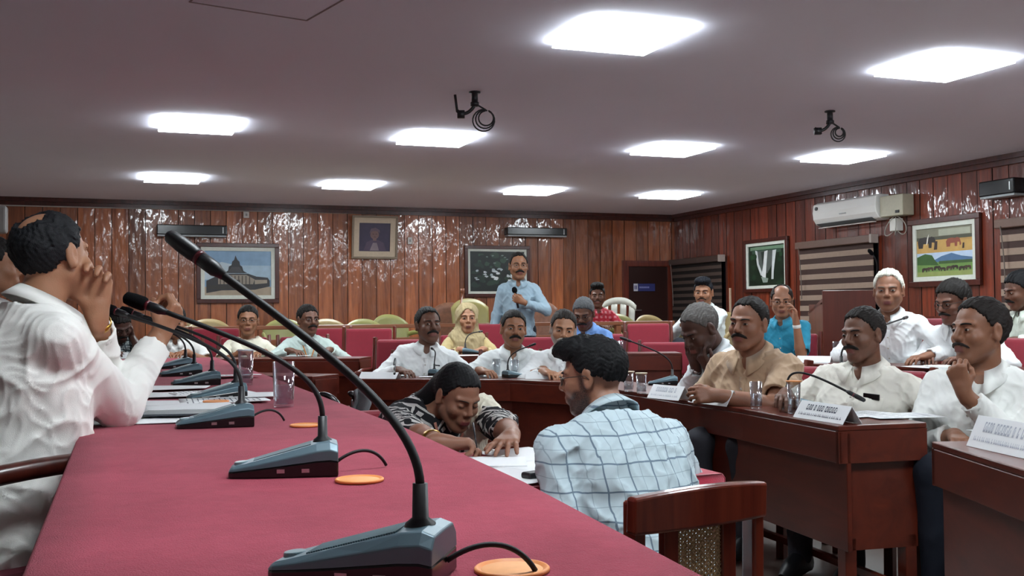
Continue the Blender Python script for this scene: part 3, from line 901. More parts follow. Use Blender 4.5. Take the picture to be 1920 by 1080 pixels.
# projector brackets with coiled cable
def bracket(px, py, lab, big):
    p = atz(px, py, CEIL); t = empty('projector_bracket', (p.x, p.y, CEIL), R(-20), lab, 'bracket')
    mb = MB(); mb.lathe([(.0, 0), (.04, 0), (.04, -.01), (.022, -.012), (.022, -.07), (.03, -.075), (.03, -.1), (0, -.1)], 16); mb.build('ceiling_plate', M_BLACK, t, smooth=True)
    mb = MB(); mb.tube(bez([(0, 0, -.09), (-.03, 0, -.15), (-.09, 0, -.17), (-.12, 0, -.13)], 10), .012, 8)
    if big: mb.tube([(-.12, 0, -.14), (-.135, 0, -.02)], .009, 8)
    mb.box(-.12, -.07, -.02, .02, -.18, -.13); mb.build('arm', M_BLACK, t, smooth=True)
    mb = MB(); r0 = .075 if big else .055
    for k in range(3):
        cx = .06 + k * .008; pts = [(cx + (r0 - k * .012) * math.cos(a), .01 * k, -.13 - (r0 - k * .01) * .9 + (r0 - k * .012) * math.sin(a)) for a in np.linspace(1.4, 1.4 + 6.0, 20)]
        mb.tube([(0, 0, -.08)] + pts, .0055, 6)
    mb.build('coiled_cable', M_RUBBER, t, smooth=True)
bracket(890, 172, 'black ceiling bracket with a large coil of cable, nearer the middle of the ceiling', True)
bracket(1556, 208, 'small black ceiling bracket with a short cable loop, nearer the right wall', False)

# ------------------------------------------------------------------ things on the walls
def on_wall(side, px0, py0, px1, py1):
    """rectangle on a wall measured from its top left and bottom right corners -> centre, width, height"""
    f = (lambda x, y: aty(x, y, YB - .02)) if side == 'b' else (lambda x, y: atx(x, y, XR - .02))
    a, b = f(px0, py0), f(px1, py1); c = (a + b) / 2
    return c, (abs(b.x - a.x) if side == 'b' else abs(b.y - a.y)), abs(a.z - b.z)
def wall_root(name, side, c, lab, cat, group=None, off=.0):
    if side == 'b': return empty(name, (c.x, YB - .017 - off, c.z), 0, lab, cat, group)
    return empty(name, (XR - .017 - off, c.y, c.z), R(-90), lab, cat, group)
# local frame on walls: x to the right, -y out of the wall, z up.
def picture(side, rect, lab, art, fw=.05, mw=.035, fm=None, mm=None, tilt=0):
    c, W_, H_ = on_wall(side, *rect)
    t = wall_root('framed_picture', side, c, lab, 'picture', off=.002 + (.0 if not tilt else .06))
    if tilt: t.rotation_euler = (R(tilt), 0, t.rotation_euler[2])
    w2, h2 = W_ / 2, H_ / 2; mb = MB()
    for q in ((-w2, w2, h2 - fw, h2), (-w2, w2, -h2, -h2 + fw), (-w2, -w2 + fw, -h2 + fw, h2 - fw), (w2 - fw, w2, -h2 + fw, h2 - fw)): mb.box(q[0], q[1], -.04, 0, q[2], q[3])
    mb.build('frame', fm or M_DARKW, t, bevel=.006)
    mb = MB(); a, b = w2 - fw, h2 - fw
    for q in ((-a, a, b - mw, b), (-a, a, -b, -b + mw), (-a, -a + mw, -b + mw, b - mw), (a - mw, a, -b + mw, b - mw)): mb.box(q[0], q[1], -.022, -.001, q[2], q[3])
    mb.build('mount', mm or mat('d5d8cd', .6), t)
    a -= mw; b -= mw
    mb = MB(); lay = [0]
    def P(col, pts, rough=.35):
        lay[0] += 1; y = -.006 - lay[0] * .00008; mb.use(mat(col, rough, var=.12, scale=9, name='print'))
        mb.poly([(x * a, y, z * b) for x, z in pts])
    art(P); mb.build('print', None, t)
    return t
def rect_(x0, x1, z0, z1): return [(x0, z0), (x1, z0), (x1, z1), (x0, z1)]
def art_temple(P):
    P('7fa0bd', rect_(-1, 1, -1, 1)); P('9fb8c9', rect_(-1, 1, -.3, .35)); P('b6c6cf', [(-1, -.3), (-.2, -.2), (.1, .3), (-.5, .5), (-1, .2)])
    P('a3937e', rect_(-1, 1, -1, -.62)); P('2c2b2e', [(-.95, -.9), (-.95, -.35), (-.6, -.1), (-.4, -.02), (.3, -.02), (.55, -.15), (.9, -.2), (.96, -.35), (.96, -.6), (.5, -.75), (-.5, -.78)])
    P('8c8173', [(-.6, -.2), (-.4, -.08), (.25, -.08), (.5, -.28), (.45, -.5), (-.6, -.5)]); P('9b8f7d', [(.5, -.3), (.88, -.3), (.88, -.45), (.5, -.5)])
    P('26272b', [(-.42, 0), (-.3, .12), (-.28, .3), (-.2, .36), (-.18, .52), (-.12, .6), (-.08, .8), (-.02, .6), (.04, .52), (.06, .36), (.12, .3), (.16, .1), (.28, 0)])
    P('3e3c3e', [(-.3, .04), (-.2, .28), (.04, .28), (.14, .04)]); P('302c28', rect_(-.9, .4, -.72, -.55)); P('1d1b1b', rect_(-.15, .05, -.5, -.3))
    for i in range(9): P('474038', rect_(-.55 + i * .11, -.52 + i * .11, -.5, -.12))
def art_portrait(P):
    P('453f55', rect_(-1, 1, -1, 1)); P('5a4d60', [(-.7, -.95), (-.5, -.35), (-.2, -.2), (.25, -.2), (.6, -.4), (.75, -.95)])
    P('7d6260', [(.0 + .28 * math.cos(t), .18 + .32 * math.sin(t)) for t in np.linspace(0, 6.28, 20)]); P('6b5a66', [(-.34, .25), (-.25, .6), (.05, .68), (.32, .5), (.33, .3), (.2, .42), (-.1, .45)])
    P('7d6260', rect_(-.1, .12, -.25, -.05)); P('8d7f86', [(-.3, -.95), (-.1, -.4), (.15, -.4), (.3, -.95)])
    P('4a3436', rect_(-.14, -.04, .2, .24)); P('4a3436', rect_(.06, .16, .2, .24)); P('4a3436', rect_(-.05, .09, .0, .03))
def blob(cx, cz, rx, rz, n=12, j=.25, rg=random.Random(5)):
    return [(cx + rx * (1 + rg.uniform(-j, j)) * math.cos(t), cz + rz * (1 + rg.uniform(-j, j)) * math.sin(t)) for t in np.linspace(0, 2 * math.pi, n, endpoint=False)]
def clampv(p, m=.985): return [(max(-m, min(m, x)), max(-m, min(m, z))) for x, z in p]
def art_flowers(P):
    rg = random.Random(8); P('16211f', rect_(-1, 1, -1, 1))
    for i in range(46): P(rg.choice(['22332c', '2b3f33', '0f1716', '314a3a']), clampv(blob(rg.uniform(-.9, .9), rg.uniform(-.9, .9), rg.uniform(.05, .18), rg.uniform(.04, .16), 9, .4, rg)))
    for i in range(26):
        x, z = rg.uniform(-.85, .8), rg.uniform(-.45, .15)
        P(rg.choice(['c9d0d3', 'aab6ba', 'dfe4e5']), clampv(blob(x, z, rg.uniform(.05, .1), rg.uniform(.03, .07), 8, .45, rg)))
    for i in range(7): P('6f8078', clampv(blob(rg.uniform(-.4, .7), rg.uniform(.4, .8), .05, .03, 7, .4, rg)))
def art_falls(P):
    P('15291c', rect_(-1, 1, -1, 1)); P('6f8c72', rect_(-.9, .95, .78, .95)); P('3c5445', rect_(-.8, .8, .6, .8)); P('59605c', [(-.55, .72), (.55, .72), (.35, .1), (.05, -.4), (-.3, -.35)])
    P('2a3630', [(-.3, .68), (.05, .68), (-.02, -.1), (-.2, .0)])
    P('cdd2d1', [(-.62, .78), (-.5, .74), (-.42, .1), (-.2, -.45), (-.32, -.5), (-.52, .05)]); P('dadddc', [(-.1, .7), (.08, .74), (.0, .0), (-.05, -.72), (-.28, -.5), (-.18, 0)])
    P('cfd4d4', [(.35, .72), (.55, .74), (.45, .1), (.4, -.3), (.38, -.7), (.26, -.7), (.3, .0)]); P('8f9c92', [(-.3, -.55), (.1, -.65), (.05, -.85), (-.2, -.85)])
    rg = random.Random(3)
    for i in range(16): P(rg.choice(['1d3a26', '0e1d14', '244a2c']), clampv(blob(rg.choice([-1, 1]) * rg.uniform(.6, .95), rg.uniform(-.9, .5), .1, .12, 8, .4, rg)))
def elephant(P, x, z, s, col, flip=1):
    P(col, [(x + flip * s * a, z + s * b * .9) for a, b in ((-.5, -.5), (-.55, .1), (-.4, .42), (-.05, .5), (.25, .42), (.42, .52), (.62, .42), (.7, .15), (.78, -.25), (.7, -.45), (.64, -.4), (.62, -.05), (.45, -.02), (.42, -.5), (.22, -.5), (.2, -.1), (-.15, -.12), (-.2, -.5))])
def art_eleph(P):
    P('c29a55', rect_(-1, 1, -.02, 1)); P('7c7a66', rect_(-1, 1, .62, 1)); P('a5a793', rect_(-.2, .9, .66, .92)); P('4c4d3c', rect_(-1, 1, .5, .64)); P('b8904e', rect_(.3, 1, .42, .5))
    elephant(P, -.68, .42, .52, '241d1b'); elephant(P, .28, .36, .4, '8d4a35', 1)
    P('e4e0d4', [(-.62, .6), (-.55, .78), (-.6, .4), (-.66, .3)])
    P('3a2620', [(-.38, .1), (-.34, .45), (-.24, .45), (-.26, .1)]); P('3a2620', [(.62, .08), (.64, .3), (.7, .3), (.69, .08)])
    P('b9cbe0', rect_(-1, 1, -.45, -.02)); P('4d6f93', [(-.5, -.4), (-.1, -.18), (.25, -.08), (.6, -.22), (1, -.3), (1, -.5), (-.5, -.5)]); P('6c8f4a', rect_(-1, 1, -1, -.42)); P('3a5f2e', [(-1, -.5), (-1, -.18), (-.7, -.05), (-.45, -.12), (-.35, -.32), (-.2, -.55)])
    P('8f9a5a', rect_(-1, 1, -1, -.8)); P('3e5a30', rect_(-.2, 1, -.5, -.38))
    for i in range(8): elephant(P, -.72 + i * .22, -.72 + .03 * (i % 3), .2 - .02 * (i % 2), ['3a2c27', '4a3930', '332824'][i % 3], -1 if i % 2 else 1)
picture('b', (368, 455, 523, 568), 'dark framed photograph of a temple with a tall tower on the back wall', art_temple, .055, .05)
picture('b', (657, 404, 743, 486), 'pale framed portrait leaning forward at the top of the back wall', art_portrait, .03, .075, mat('8a7a68', .5), mat('c9b79f', .6), tilt=7)
picture('b', (870, 460, 993, 557), 'dark framed photograph of white blossoms behind the standing man', art_flowers, .05, .035)
picture('r', (1397, 452, 1481, 546), 'dark framed photograph of waterfalls on the right wall', art_falls, .05, .04)
picture('r', (1706, 414, 1843, 534), 'dark framed double photograph of elephants on the right wall', art_eleph, .06, .05)

def vent_unit(side, rect, lab):
    c, W_, H_ = on_wall(side, *rect); t = wall_root('air_curtain', side, c, lab, 'air curtain', 'long black units high on the walls')
    w2, h2 = W_ / 2, H_ / 2; mb = MB(); mb.box(-w2, w2, -.16, 0, -h2 + .02, h2); mb.build('casing', M_BLACKG, t, bevel=.012)
    mb = MB(); mb.box(-w2 + .01, w2 - .01, -.15, -.005, -h2, -h2 + .02); mb.build('lower_grille', mat('9aa0a2', .4), t)
    mb = MB(); mb.box(w2 - .06, w2 - .05, -.163, -.16, -.03, .05); mb.build('indicator', M_STEEL, t)
vent_unit('b', (293, 422, 424, 446), 'long black air curtain unit above the temple picture')
vent_unit('b', (945, 427, 1056, 446), 'long black air curtain unit above the blossom picture')
vent_unit('r', (1857, 343, 1925, 366), 'long black air curtain unit high on the right wall near the picture edge')

def small_box(side, rect, lab, cat, col, d=.03, name='switch_box', led=None):
    c, W_, H_ = on_wall(side, *rect); t = wall_root(name, side, c, lab, cat); w2, h2 = W_ / 2, H_ / 2
    mb = MB(); mb.box(-w2, w2, -d, 0, -h2, h2); mb.build('cover', mat(col, .45), t, bevel=.006)
    mb = MB(); mb.box(-w2 * .35, w2 * .35, -d - .008, -d, -h2 * .4, h2 * .4); mb.build('switch', mat('8c8a86', .4), t)
    return t
small_box('b', (456, 397, 467, 409), 'small pale junction box on the conduit above the temple picture', 'junction box', 'cfc9c4')
small_box('b', (764, 445, 772, 458), 'small white socket right of the portrait on the back wall', 'socket', 'dcd8d2')
# fixed electrical box and its conduit
c, W_, H_ = on_wall('r', 1670, 370, 1714, 403); t = wall_root('electrical_box', 'r', c, 'beige electrical box on the right wall beside the air conditioner', 'electrical box')
mb = MB(); mb.box(-W_ / 2, W_ / 2, -.16, 0, -H_ / 2, H_ / 2); mb.build('casing', mat('b5b09a', .4), t, bevel=.01)
mb = MB(); mb.box(W_ * .2, W_ * .36, -.168, -.16, -H_ * .38, -H_ * .25); mb.build('label_plate', M_BLACK, t)
mb = MB(); mb.box(-W_ * .3, W_ * .02, -.09, 0, -H_ * .5 - .16, -H_ * .5 - .02); mb.build('socket', mat('d8d6cf', .4), t, bevel=.006)
mb = MB()
for k in range(3): mb.tube(bez([(-.02 + k * .02, -.1, -H_ / 2), (-.2 + k * .25, -.12, -H_ / 2 - .1), (-.25 + k * .2, -.1, -H_ / 2 - .32), (-.05 + k * .01, -.06, -H_ / 2 - .14)], 12), .005, 6)
mb.build('wire', mat('a9a59b', .5), t, smooth=True)
# air conditioner
c, W_, H_ = on_wall('r', 1548, 382, 1668, 412); t = wall_root('air_conditioner', 'r', c, 'white split air conditioner high on the right wall', 'air conditioner')
W_ = W_; w2 = W_ / 2; mb = MB(); H_ = .29
prof = [(0, -.145), (0, .145), (-.13, .145), (-.19, .12), (-.205, .02), (-.195, -.06), (-.15, -.125), (-.09, -.145)]
k = len(mb.v)
for s_ in (-w2, w2): mb.v += [(s_, y, z) for y, z in prof]
n = len(prof)
for i in range(n): j = (i + 1) % n; mb.face((k + i, k + n + i, k + n + j, k + j))
mb.face([k + i for i in range(n)]); mb.face([k + n + i for i in range(n)][::-1]); mb.build('body', M_WHITE, t, bevel=.012, seg=3)
mb = MB(); mb.hexa([(-w2 + .03, -.1, -.147), (w2 - .1, -.1, -.147), (w2 - .1, -.165, -.12), (-w2 + .03, -.165, -.12), (-w2 + .03, -.1, -.139), (w2 - .1, -.1, -.139), (w2 - .1, -.17, -.112), (-w2 + .03, -.17, -.112)]); mb.build('air_louvre', mat('55585a', .4), t)
mb = MB(); mb.beam((-w2 + .03, -.115, -.162), (w2 - .12, -.115, -.162), .05, .006); mb.build('flap', M_WHITE, t)
mb = MB(); mb.tube([(-w2 + .08, -.19, .07), (-w2 + .08, -.212, .07)], .022, 14); mb.build('badge', M_BLACK, t)
mb = MB(); mb.box(-.06, .06, -.2065, -.2, -.035, -.022); mb.build('maker_mark', mat('9a9a9a', .4), t)

# zebra blinds over the windows
def blind(rect, lab, n, dark, idx, bottom=None):
    c, W_, H_ = on_wall('r', *rect); t = wall_root('zebra_blind', 'r', c, lab, 'blind', 'striped roller blinds on the right wall', off=.0)
    w2, h2 = W_ / 2, H_ / 2
    # the window behind
    q = MB(); 
    for a in ((-w2, w2, h2 - .05, h2), (-w2, w2, -h2, -h2 + .05), (-w2, -w2 + .05, -h2, h2), (w2 - .05, w2, -h2, h2)): q.box(a[0], a[1], -.012, 0, a[2], a[3])
    q.use(M_BLACKG); q.box(-w2 + .05, w2 - .05, -.006, 0, -h2 + .05, h2 - .05)
    wo = q.build('window_%d' % idx, M_DARKW); wo.location = (XR - .012, c.y, c.z); wo.rotation_euler = (0, 0, R(-90)); tag(wo, kind='structure')
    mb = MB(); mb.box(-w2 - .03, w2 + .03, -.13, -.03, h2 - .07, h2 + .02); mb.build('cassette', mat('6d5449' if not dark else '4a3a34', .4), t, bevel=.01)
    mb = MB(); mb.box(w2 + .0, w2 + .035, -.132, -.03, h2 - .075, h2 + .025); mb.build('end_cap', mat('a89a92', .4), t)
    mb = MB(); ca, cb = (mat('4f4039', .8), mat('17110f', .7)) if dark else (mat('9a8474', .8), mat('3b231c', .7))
    zs = np.linspace(h2 - .07, -h2 + .03, n * 2 + 1)
    for i in range(n * 2):
        mb.use(ca if i % 2 else cb); mb.box(-w2, w2, -.078 - (.006 if i % 2 else 0), -.07, zs[i + 1], zs[i])
    mb.build('fabric', None, t)
    mb = MB(); mb.box(-w2, w2, -.095, -.06, -h2, -h2 + .03); mb.build('bottom_rail', mat('b8a99b', .4), t, bevel=.005)
    mb = MB(); mb.tube(bez([(-w2 + .06, -.14, h2 - .05), (-w2 + .1, -.13, h2 - .35), (-w2 + .09, -.12, h2 - .7)], 8), .006, 6); mb.build('chain', mat('6e625a', .5), t)
    return t
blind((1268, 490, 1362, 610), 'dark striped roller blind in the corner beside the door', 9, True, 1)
blind((1508, 458, 1650, 650), 'brown striped roller blind between the waterfall and elephant pictures', 9, False, 2)
blind((1886, 416, 2040, 640), 'brown striped roller blind at the right edge beyond the elephant picture', 8, False, 3)

# door in the back wall
c, W_, H_ = on_wall('b', 1176, 500, 1252, 690)
zt = aty(1210, 500, YB).z
mb = MB(); w2 = W_ / 2
mb.box(c.x - w2, c.x + w2, YB - .04, YB - .012, TI2, zt); dr = mb.build('door_1', mat('2a0f0a', .4)); tag(dr, kind='structure')
mb = MB()
for q in ((-w2 - .09, -w2, TI2, zt + .09), (w2, w2 + .09, TI2, zt + .09), (-w2, w2, zt, zt + .09)): mb.box(c.x + q[0], c.x + q[1], YB - .07, YB - .012, q[2], q[3])
tag(mb.build('trim_6', M_CHAIRW), kind='structure')
mb = MB(); mb.tube([(c.x - w2 + .08, YB - .045, 1.25), (c.x - w2 + .08, YB - .09, 1.25), (c.x - w2 + .2, YB - .09, 1.25)], .012, 8); mb.build('door_handle', M_STEEL, dr)
c, W_, H_ = on_wall('b', 1186, 532, 1226, 546); t = empty('door_sign', (c.x, YB - .045, c.z), 0, 'small blue sign with a white square symbol on the dark door', 'sign')
mb = MB(); mb.box(-W_ / 2, W_ / 2, -.012, 0, -H_ / 2, H_ / 2); mb.build('sign_plate', mat('33376e', .4), t)
mb = MB(); mb.box(-W_ / 2, -W_ / 2 + .07, -.015, -.012, -H_ / 2, H_ / 2); mb.build('symbol_square', mat('c9c9d2', .4), t)
mb = MB()
for k in (0, 1): mb.box(-W_ / 2 + .014 + k * .026, -W_ / 2 + .028 + k * .026, -.017, -.015, -.03, .03)
mb.build('symbol', mat('33376e', .4), t)
mb = MB()
for k in range(7): mb.box(-W_ / 2 + .1 + k * .025, -W_ / 2 + .117 + k * .025, -.0135, -.012, -.012, .014)
mb.build('lettering', mat('8f92c4', .4), t)

# speaker box at the left edge of the picture, on the left wall side
p = aty(2, 410, 12.0)
t = empty('wall_air_conditioner', (p.x - .12, 12.0, p.z), 0, 'pale grey unit hanging at the far left edge near the back wall', 'air conditioner')
mb = MB(); mb.box(-.5, .18, -.1, .1, -.15, .13); mb.build('casing', mat('8d8a88', .5), t, bevel=.03, seg=3)
mb = MB(); mb.tube([(-.2, 0, .13), (-.2, 0, CEIL - p.z)], .012, 8); mb.build('hanger', M_BLACK, t)
# ------------------------------------------------------------------ desks
def offset_path(pts, d):
    pts = [Vector((p[0], p[1], 0)) for p in pts]; out = []
    for i, p in enumerate(pts):
        ns = []
        if i > 0: t = (p - pts[i - 1]).normalized(); ns.append(Vector((-t.y, t.x, 0)))
        if i < len(pts) - 1: t = (pts[i + 1] - p).normalized(); ns.append(Vector((-t.y, t.x, 0)))
        n_ = sum(ns, Vector()).normalized(); out.append(p + n_ * d / max(.4, n_.dot(ns[0])))
    return out
def desk_run(path, width, top, floor, lab, m=None, group=None, apron=.15, pb=.25, name='council_desk', foot=True):
    """a desk following a path of its front edge; the sitters are on the left hand side of the path"""
    m = m or M_DESK
    t = empty(name, (path[0][0], path[0][1], floor), 0, lab, 'desk', group); o0 = Vector((path[0][0], path[0][1], 0))
    def strip(nm, d0, d1, z0, z1, mm=None, bev=.004):
        a = [q - o0 for q in offset_path(path, d0)]; b = [q - o0 for q in offset_path(path, d1)]
        e0 = 0; mb = MB(); z0 -= floor; z1 -= floor; n = len(a); k = 0
        for i in range(n): mb.v += [(a[i].x, a[i].y, z0), (b[i].x, b[i].y, z0), (b[i].x, b[i].y, z1), (a[i].x, a[i].y, z1)]
        for i in range(n - 1):
            for j in range(4): j2 = (j + 1) % 4; mb.face((i * 4 + j, i * 4 + j2, i * 4 + 4 + j2, i * 4 + 4 + j))
        mb.face((3, 2, 1, 0)); mb.face(tuple((n - 1) * 4 + j for j in range(4)))
        return mb.build(nm, mm or m, t, bevel=bev)
    strip('worktop', 0, width, top - .022, top)
    strip('apron', .0, .022, top - apron, top - .0225); 
    strip('front_panel', .035, .055, floor + pb, top - .03)
    # ends
    A = offset_path(path, 0); B = offset_path(path, width)
    for i, s_ in ((0, 1), (-1, -1)):
        a, b = A[i], B[i]; d = (b - a).normalized(); nx = A[1] - A[0] if i == 0 else A[-2] - A[-1]; nx.normalize()
        a -= o0; b -= o0
        mb = MB(); q = [a, b, b + nx * .022, a + nx * .022]
        if s_ < 0: q = q[::-1]
        mb.prism([(v.x, v.y) for v in q], top - apron - floor, top - .0225 - floor); mb.build('end_apron', m, t)
        a2 = a + d * .036 + nx * .03; b2 = b - d * .03 + nx * .03; mb = MB(); q = [a2, b2, b2 + nx * .022, a2 + nx * .022]
        if s_ < 0: q = q[::-1]
        mb.prism([(v.x, v.y) for v in q], pb, top - .03 - floor); mb.build('side_panel', m, t)
        for e in (a2 + d * .03, b2 - d * .03):
            mb = MB(); e2 = e + nx * .03; mb.beam((e2.x, e2.y, 0), (e2.x, e2.y, pb + .05), .06, .05, (d.x, d.y, 0)); mb.build('leg', m, t, bevel=.003)
    if foot:
        f_ = offset_path(path, width * .55); 
        for i in range(len(f_) - 1):
            a, b = f_[i] - o0, f_[i + 1] - o0; mb = MB(); mb.beam((a.x, a.y, .12), (b.x, b.y, .12), .03, .03); mb.build('foot_rail', m, t)
    return t
# inner horseshoe: back run, bend, right wing ending near the camera.  (path keeps the sitters on its left)
RW = [(2.70, 3.48), (2.79, 4.3), (2.84, 5.4), (2.86, 6.45), (2.62, 6.92), (1.65, 7.56)][::-1]
desk_run(RW, .40, .75, 0, 'long mahogany horseshoe desk bending round behind the writing woman', M_DESKY)
desk_run([(2.66, 2.93), (2.36, 2.15), (2.05, 1.4)], .42, .75, 0, 'mahogany desk cut off by the lower right edge of the picture', M_DESKY)
desk_run([(1.46, 7.9), (.95, 8.25)][::-1] if False else [(.93, 8.62), (1.46, 8.05)], .34, .75, 0, 'short piece of mahogany desk showing just past the far end of the red dais', M_DESK)
desk_run([(.55, 9.47), (1.97, 8.73)], .42, .85, TI1, 'mahogany desk in front of the woman in cream and the man with the orange lanyard', M_DESK)
desk_run([(2.75, 9.0), (4.73, 8.22)], .42, .85, TI1, 'mahogany desk of the second row between the scarf woman and the corner', M_DESK)
desk_run([(4.3, 6.75), (4.45, 6.0), (4.85, 5.0), (4.9, 4.2)], .42, .85, TI1, 'second row mahogany desk in front of the white haired man', M_DESKY)
desk_run([(5.75, 6.6), (6.0, 5.2)], .42, .95, TI1, 'dark desk of the third row at the right edge of the picture', M_DESKY)
desk_run([(-.75, 9.55), (.3, 9.5)], .42, .85, TI1, 'mahogany desk in front of the man resting his head on his hand', M_DESK)

# low partition rail in front of the plastic chairs
ra = aty(372, 607, 10.95); rb = aty(1262, 606, 10.95)
t = empty('partition_rail', (ra.x - .4, 10.95, TI2), 0, 'long wooden partition rail in front of the plastic chairs by the back wall', 'railing')
Lr = rb.x - ra.x + .4; hr = (ra.z + rb.z) / 2 - TI2
mb = MB(); mb.box(0, Lr, -.04, .06, hr - .04, hr); mb.build('top_rail', M_RAIL, t, bevel=.006)
mb = MB(); mb.box(0, Lr, -.01, .02, hr - .2, hr - .14); mb.build('lower_rail', M_RAIL, t, bevel=.004)
for k in range(9):
    mb = MB(); x = k * Lr / 8; mb.box(x - .03, x + .03, -.02, .04, 0, hr - .04); mb.build('post', M_RAIL, t)
mb = MB(); mb.box(0, Lr, 0, .015, 0, hr - .34); mb.build('panel', M_DESK, t)

# ------------------------------------------------------------------ chairs
def red_chair(loc, ang, lab, grp=None, z=0, h=.97):
    t = empty('upholstered_chair', (loc[0], loc[1], z), R(ang - 90), lab, 'chair', grp)
    mb = MB(); mb.box(-.23, .23, -.22, .24, .36, .435); mb.build('seat', M_REDUP, t, bevel=.03, seg=3)
    mb = MB(); mb.hexa([(-.215, -.25, .53), (.215, -.25, .53), (.215, -.19, .53), (-.215, -.19, .53), (-.215, -.315, h - .02), (.215, -.315, h - .02), (.215, -.25, h - .02), (-.215, -.25, h - .02)]); mb.build('backrest', M_REDUP, t, bevel=.025, seg=3)
    mb = MB()
    for s in (-1, 1): mb.beam((s * .235, -.235, .40), (s * .235, -.3, h), .03, .05, (0, 1, 0))
    mb.beam((-.25, -.225, .5), (.25, -.225, .5), .04, .04); mb.build('back_frame', M_CHAIRW, t, bevel=.006)
    mb = MB()
    for q in ((-.24, .24, .23, .25), (-.24, .24, -.24, -.22), (-.25, -.23, -.23, .24), (.23, .25, -.23, .24)): mb.box(q[0], q[1], q[2], q[3], .33, .38)
    mb.build('seat_frame', M_CHAIRW, t)
    for s in (-1, 1):
        for y in (.22, -.22):
            mb = MB(); mb.beam((s * .23, y, 0), (s * .235, y, .4), .04, .04, (0, 1, 0)); mb.build('leg', M_CHAIRW, t)
        mb = MB(); mb.tube([(s * .26, -.26, .66), (s * .265, 0, .665), (s * .265, .2, .65)], .018, 8); mb.tube([(s * .25, .17, .4), (s * .265, .18, .65)], .014, 8); mb.build('armrest', M_CHAIRW, t, smooth=True)
    return t
M_PY = mat('8a8048', .35, var=.04, name='olive_yellow_plastic'); M_PG = mat('87854e', .35, var=.04, name='green_plastic'); M_PT = mat('978358', .35, name='tan_plastic'); M_PW = mat('a7a59a', .35, name='white_plastic')
M_PB = mat('6b4430', .45, var=.3, scale=24, name='brown_pattern_plastic')
def plastic_chair(name, loc, ang, lab, m, z, grp=None, slats=False, h=.86):
    t = empty(name, (loc[0], loc[1], z), R(ang - 90), lab, 'chair', grp)
    mb = MB()
    def back(a, b):
        x = (a - .5) * 2; w_ = .22 + .02 * b; top = h - .06 * abs(x) ** 3 - (.05 * x * x)
        return (x * w_, -.2 - .1 * b + .07 * x * x, .42 + (top - .42) * b)
    if not slats: mb.grid(back, 12, 8)
    else:
        for k in range(4):
            mb.grid(lambda a, b, k=k: back((k * .25 + .03) + a * .17, .12 + b * .75), 3, 6)
        mb.grid(lambda a, b: back(a, .86 + b * .14), 12, 2); mb.grid(lambda a, b: back(a, b * .12), 12, 2)
    mb.build('backrest', m, t, smooth=True, solid=.012)
    mb = MB(); mb.grid(lambda a, b: ((a - .5) * .44, -.2 + b * .42, .43 - .02 * math.sin(a * math.pi) * math.sin(b * math.pi) + (.015 * b)), 8, 8); mb.build('seat', m, t, smooth=True, solid=.014)
    for s in (-1, 1):
        for y in (.2, -.2):
            mb = MB(); mb.tube([(s * .2, y * .95, .43), (s * .235, y * 1.1, 0)], [.026, .02], 8); mb.build('leg', m, t, smooth=True)
        mb = MB()
        mb.tube(bez([(s * .22, -.24, .62), (s * .27, -.1, .68), (s * .275, .1, .67), (s * .26, .2, .64), (s * .23, .2, .43)], 12), .018, 8, flat=1.5)
        if slats: 
            for k in range(2): mb.tube(bez([(s * .22, -.22, .6 - k * .07), (s * .26, 0, .58 - k * .07), (s * .24, .19, .5 - k * .05)], 8), .01, 6)
        mb.build('armrest', m, t, smooth=True)
    return t
# row of plastic chairs by the back wall
def pc(px, top, y, m, lab, name='plastic_chair', ang=-90, h=None, slats=False, grp=None):
    p = aty(px, top, y); hh = p.z - TI2 if h is None else h
    return plastic_chair(name, (p.x, y + .28), ang, lab, m, TI2, grp, slats, hh)
for px, m, lab in ((352, M_PT, 'tan plastic chair above the raised fist, leftmost of the row by the back wall'), (400, M_PT, 'tan plastic chair left of the woman in cream, behind the rail'),
                   (547, M_PG, 'plastic chair behind the rail just left of the man with the orange lanyard'), (630, M_PT, 'plastic chair behind the rail right of the man with the orange lanyard'),
                   (702, M_PG, 'green plastic chair behind the rail above the empty red chairs')):
    pc(px, 598, 11.6, m, lab)
pc(762, 589, 11.7, M_PG, 'green plastic chair with taller back left of the first man in white', ang=-75)
pc(907, 558, 11.8, M_PY, 'yellow plastic chair standing behind the woman in the beige scarf')
pc(1042, 561, 11.9, M_PB, 'brown patterned chair just right of the standing man', 'patterned_chair')
pc(862, 566, 12.1, M_PB, 'brown patterned chair between the walking stick and the yellow chair', 'patterned_chair', ang=-100)
pc(1172, 556, 12.0, M_PW, 'white slatted plastic armchair beside the door', 'plastic_armchair', ang=-125, slats=True)
pc(1203, 588, 11.2, M_PG, 'green plastic chair in front of the white armchair', ang=-80)
pc(1262, 590, 11.3, M_PT, 'tan plastic chair at the end of the rail by the corner', ang=-80)
p0 = aty(842, 602, 11.6); p1 = aty(845, 551, 12.2)
mb = MB(); mb.tube([(p0.x - .06, 11.5, TI2), (p1.x, 11.75, p1.z)], .012, 8); mb.tube([(p1.x, 11.75, p1.z), (p1.x, 11.75, p1.z + .05)], .025, 10)
tag(mb.build('microphone_stand', M_RAIL, smooth=True), 'thin pole with a round black head leaning beside the yellow chair', 'stand')
q = atz(1368, 640, TI2); p = aty(1369, 540, 10.9)
mb = MB(); mb.tube([(p.x, 10.9, TI2), (p.x, 10.9, p.z)], .014, 8); tag(mb.build('wooden_pole', mat('a58a72', .5), smooth=True), 'thin pale upright pole right of the man leaning on his fist', 'pole')

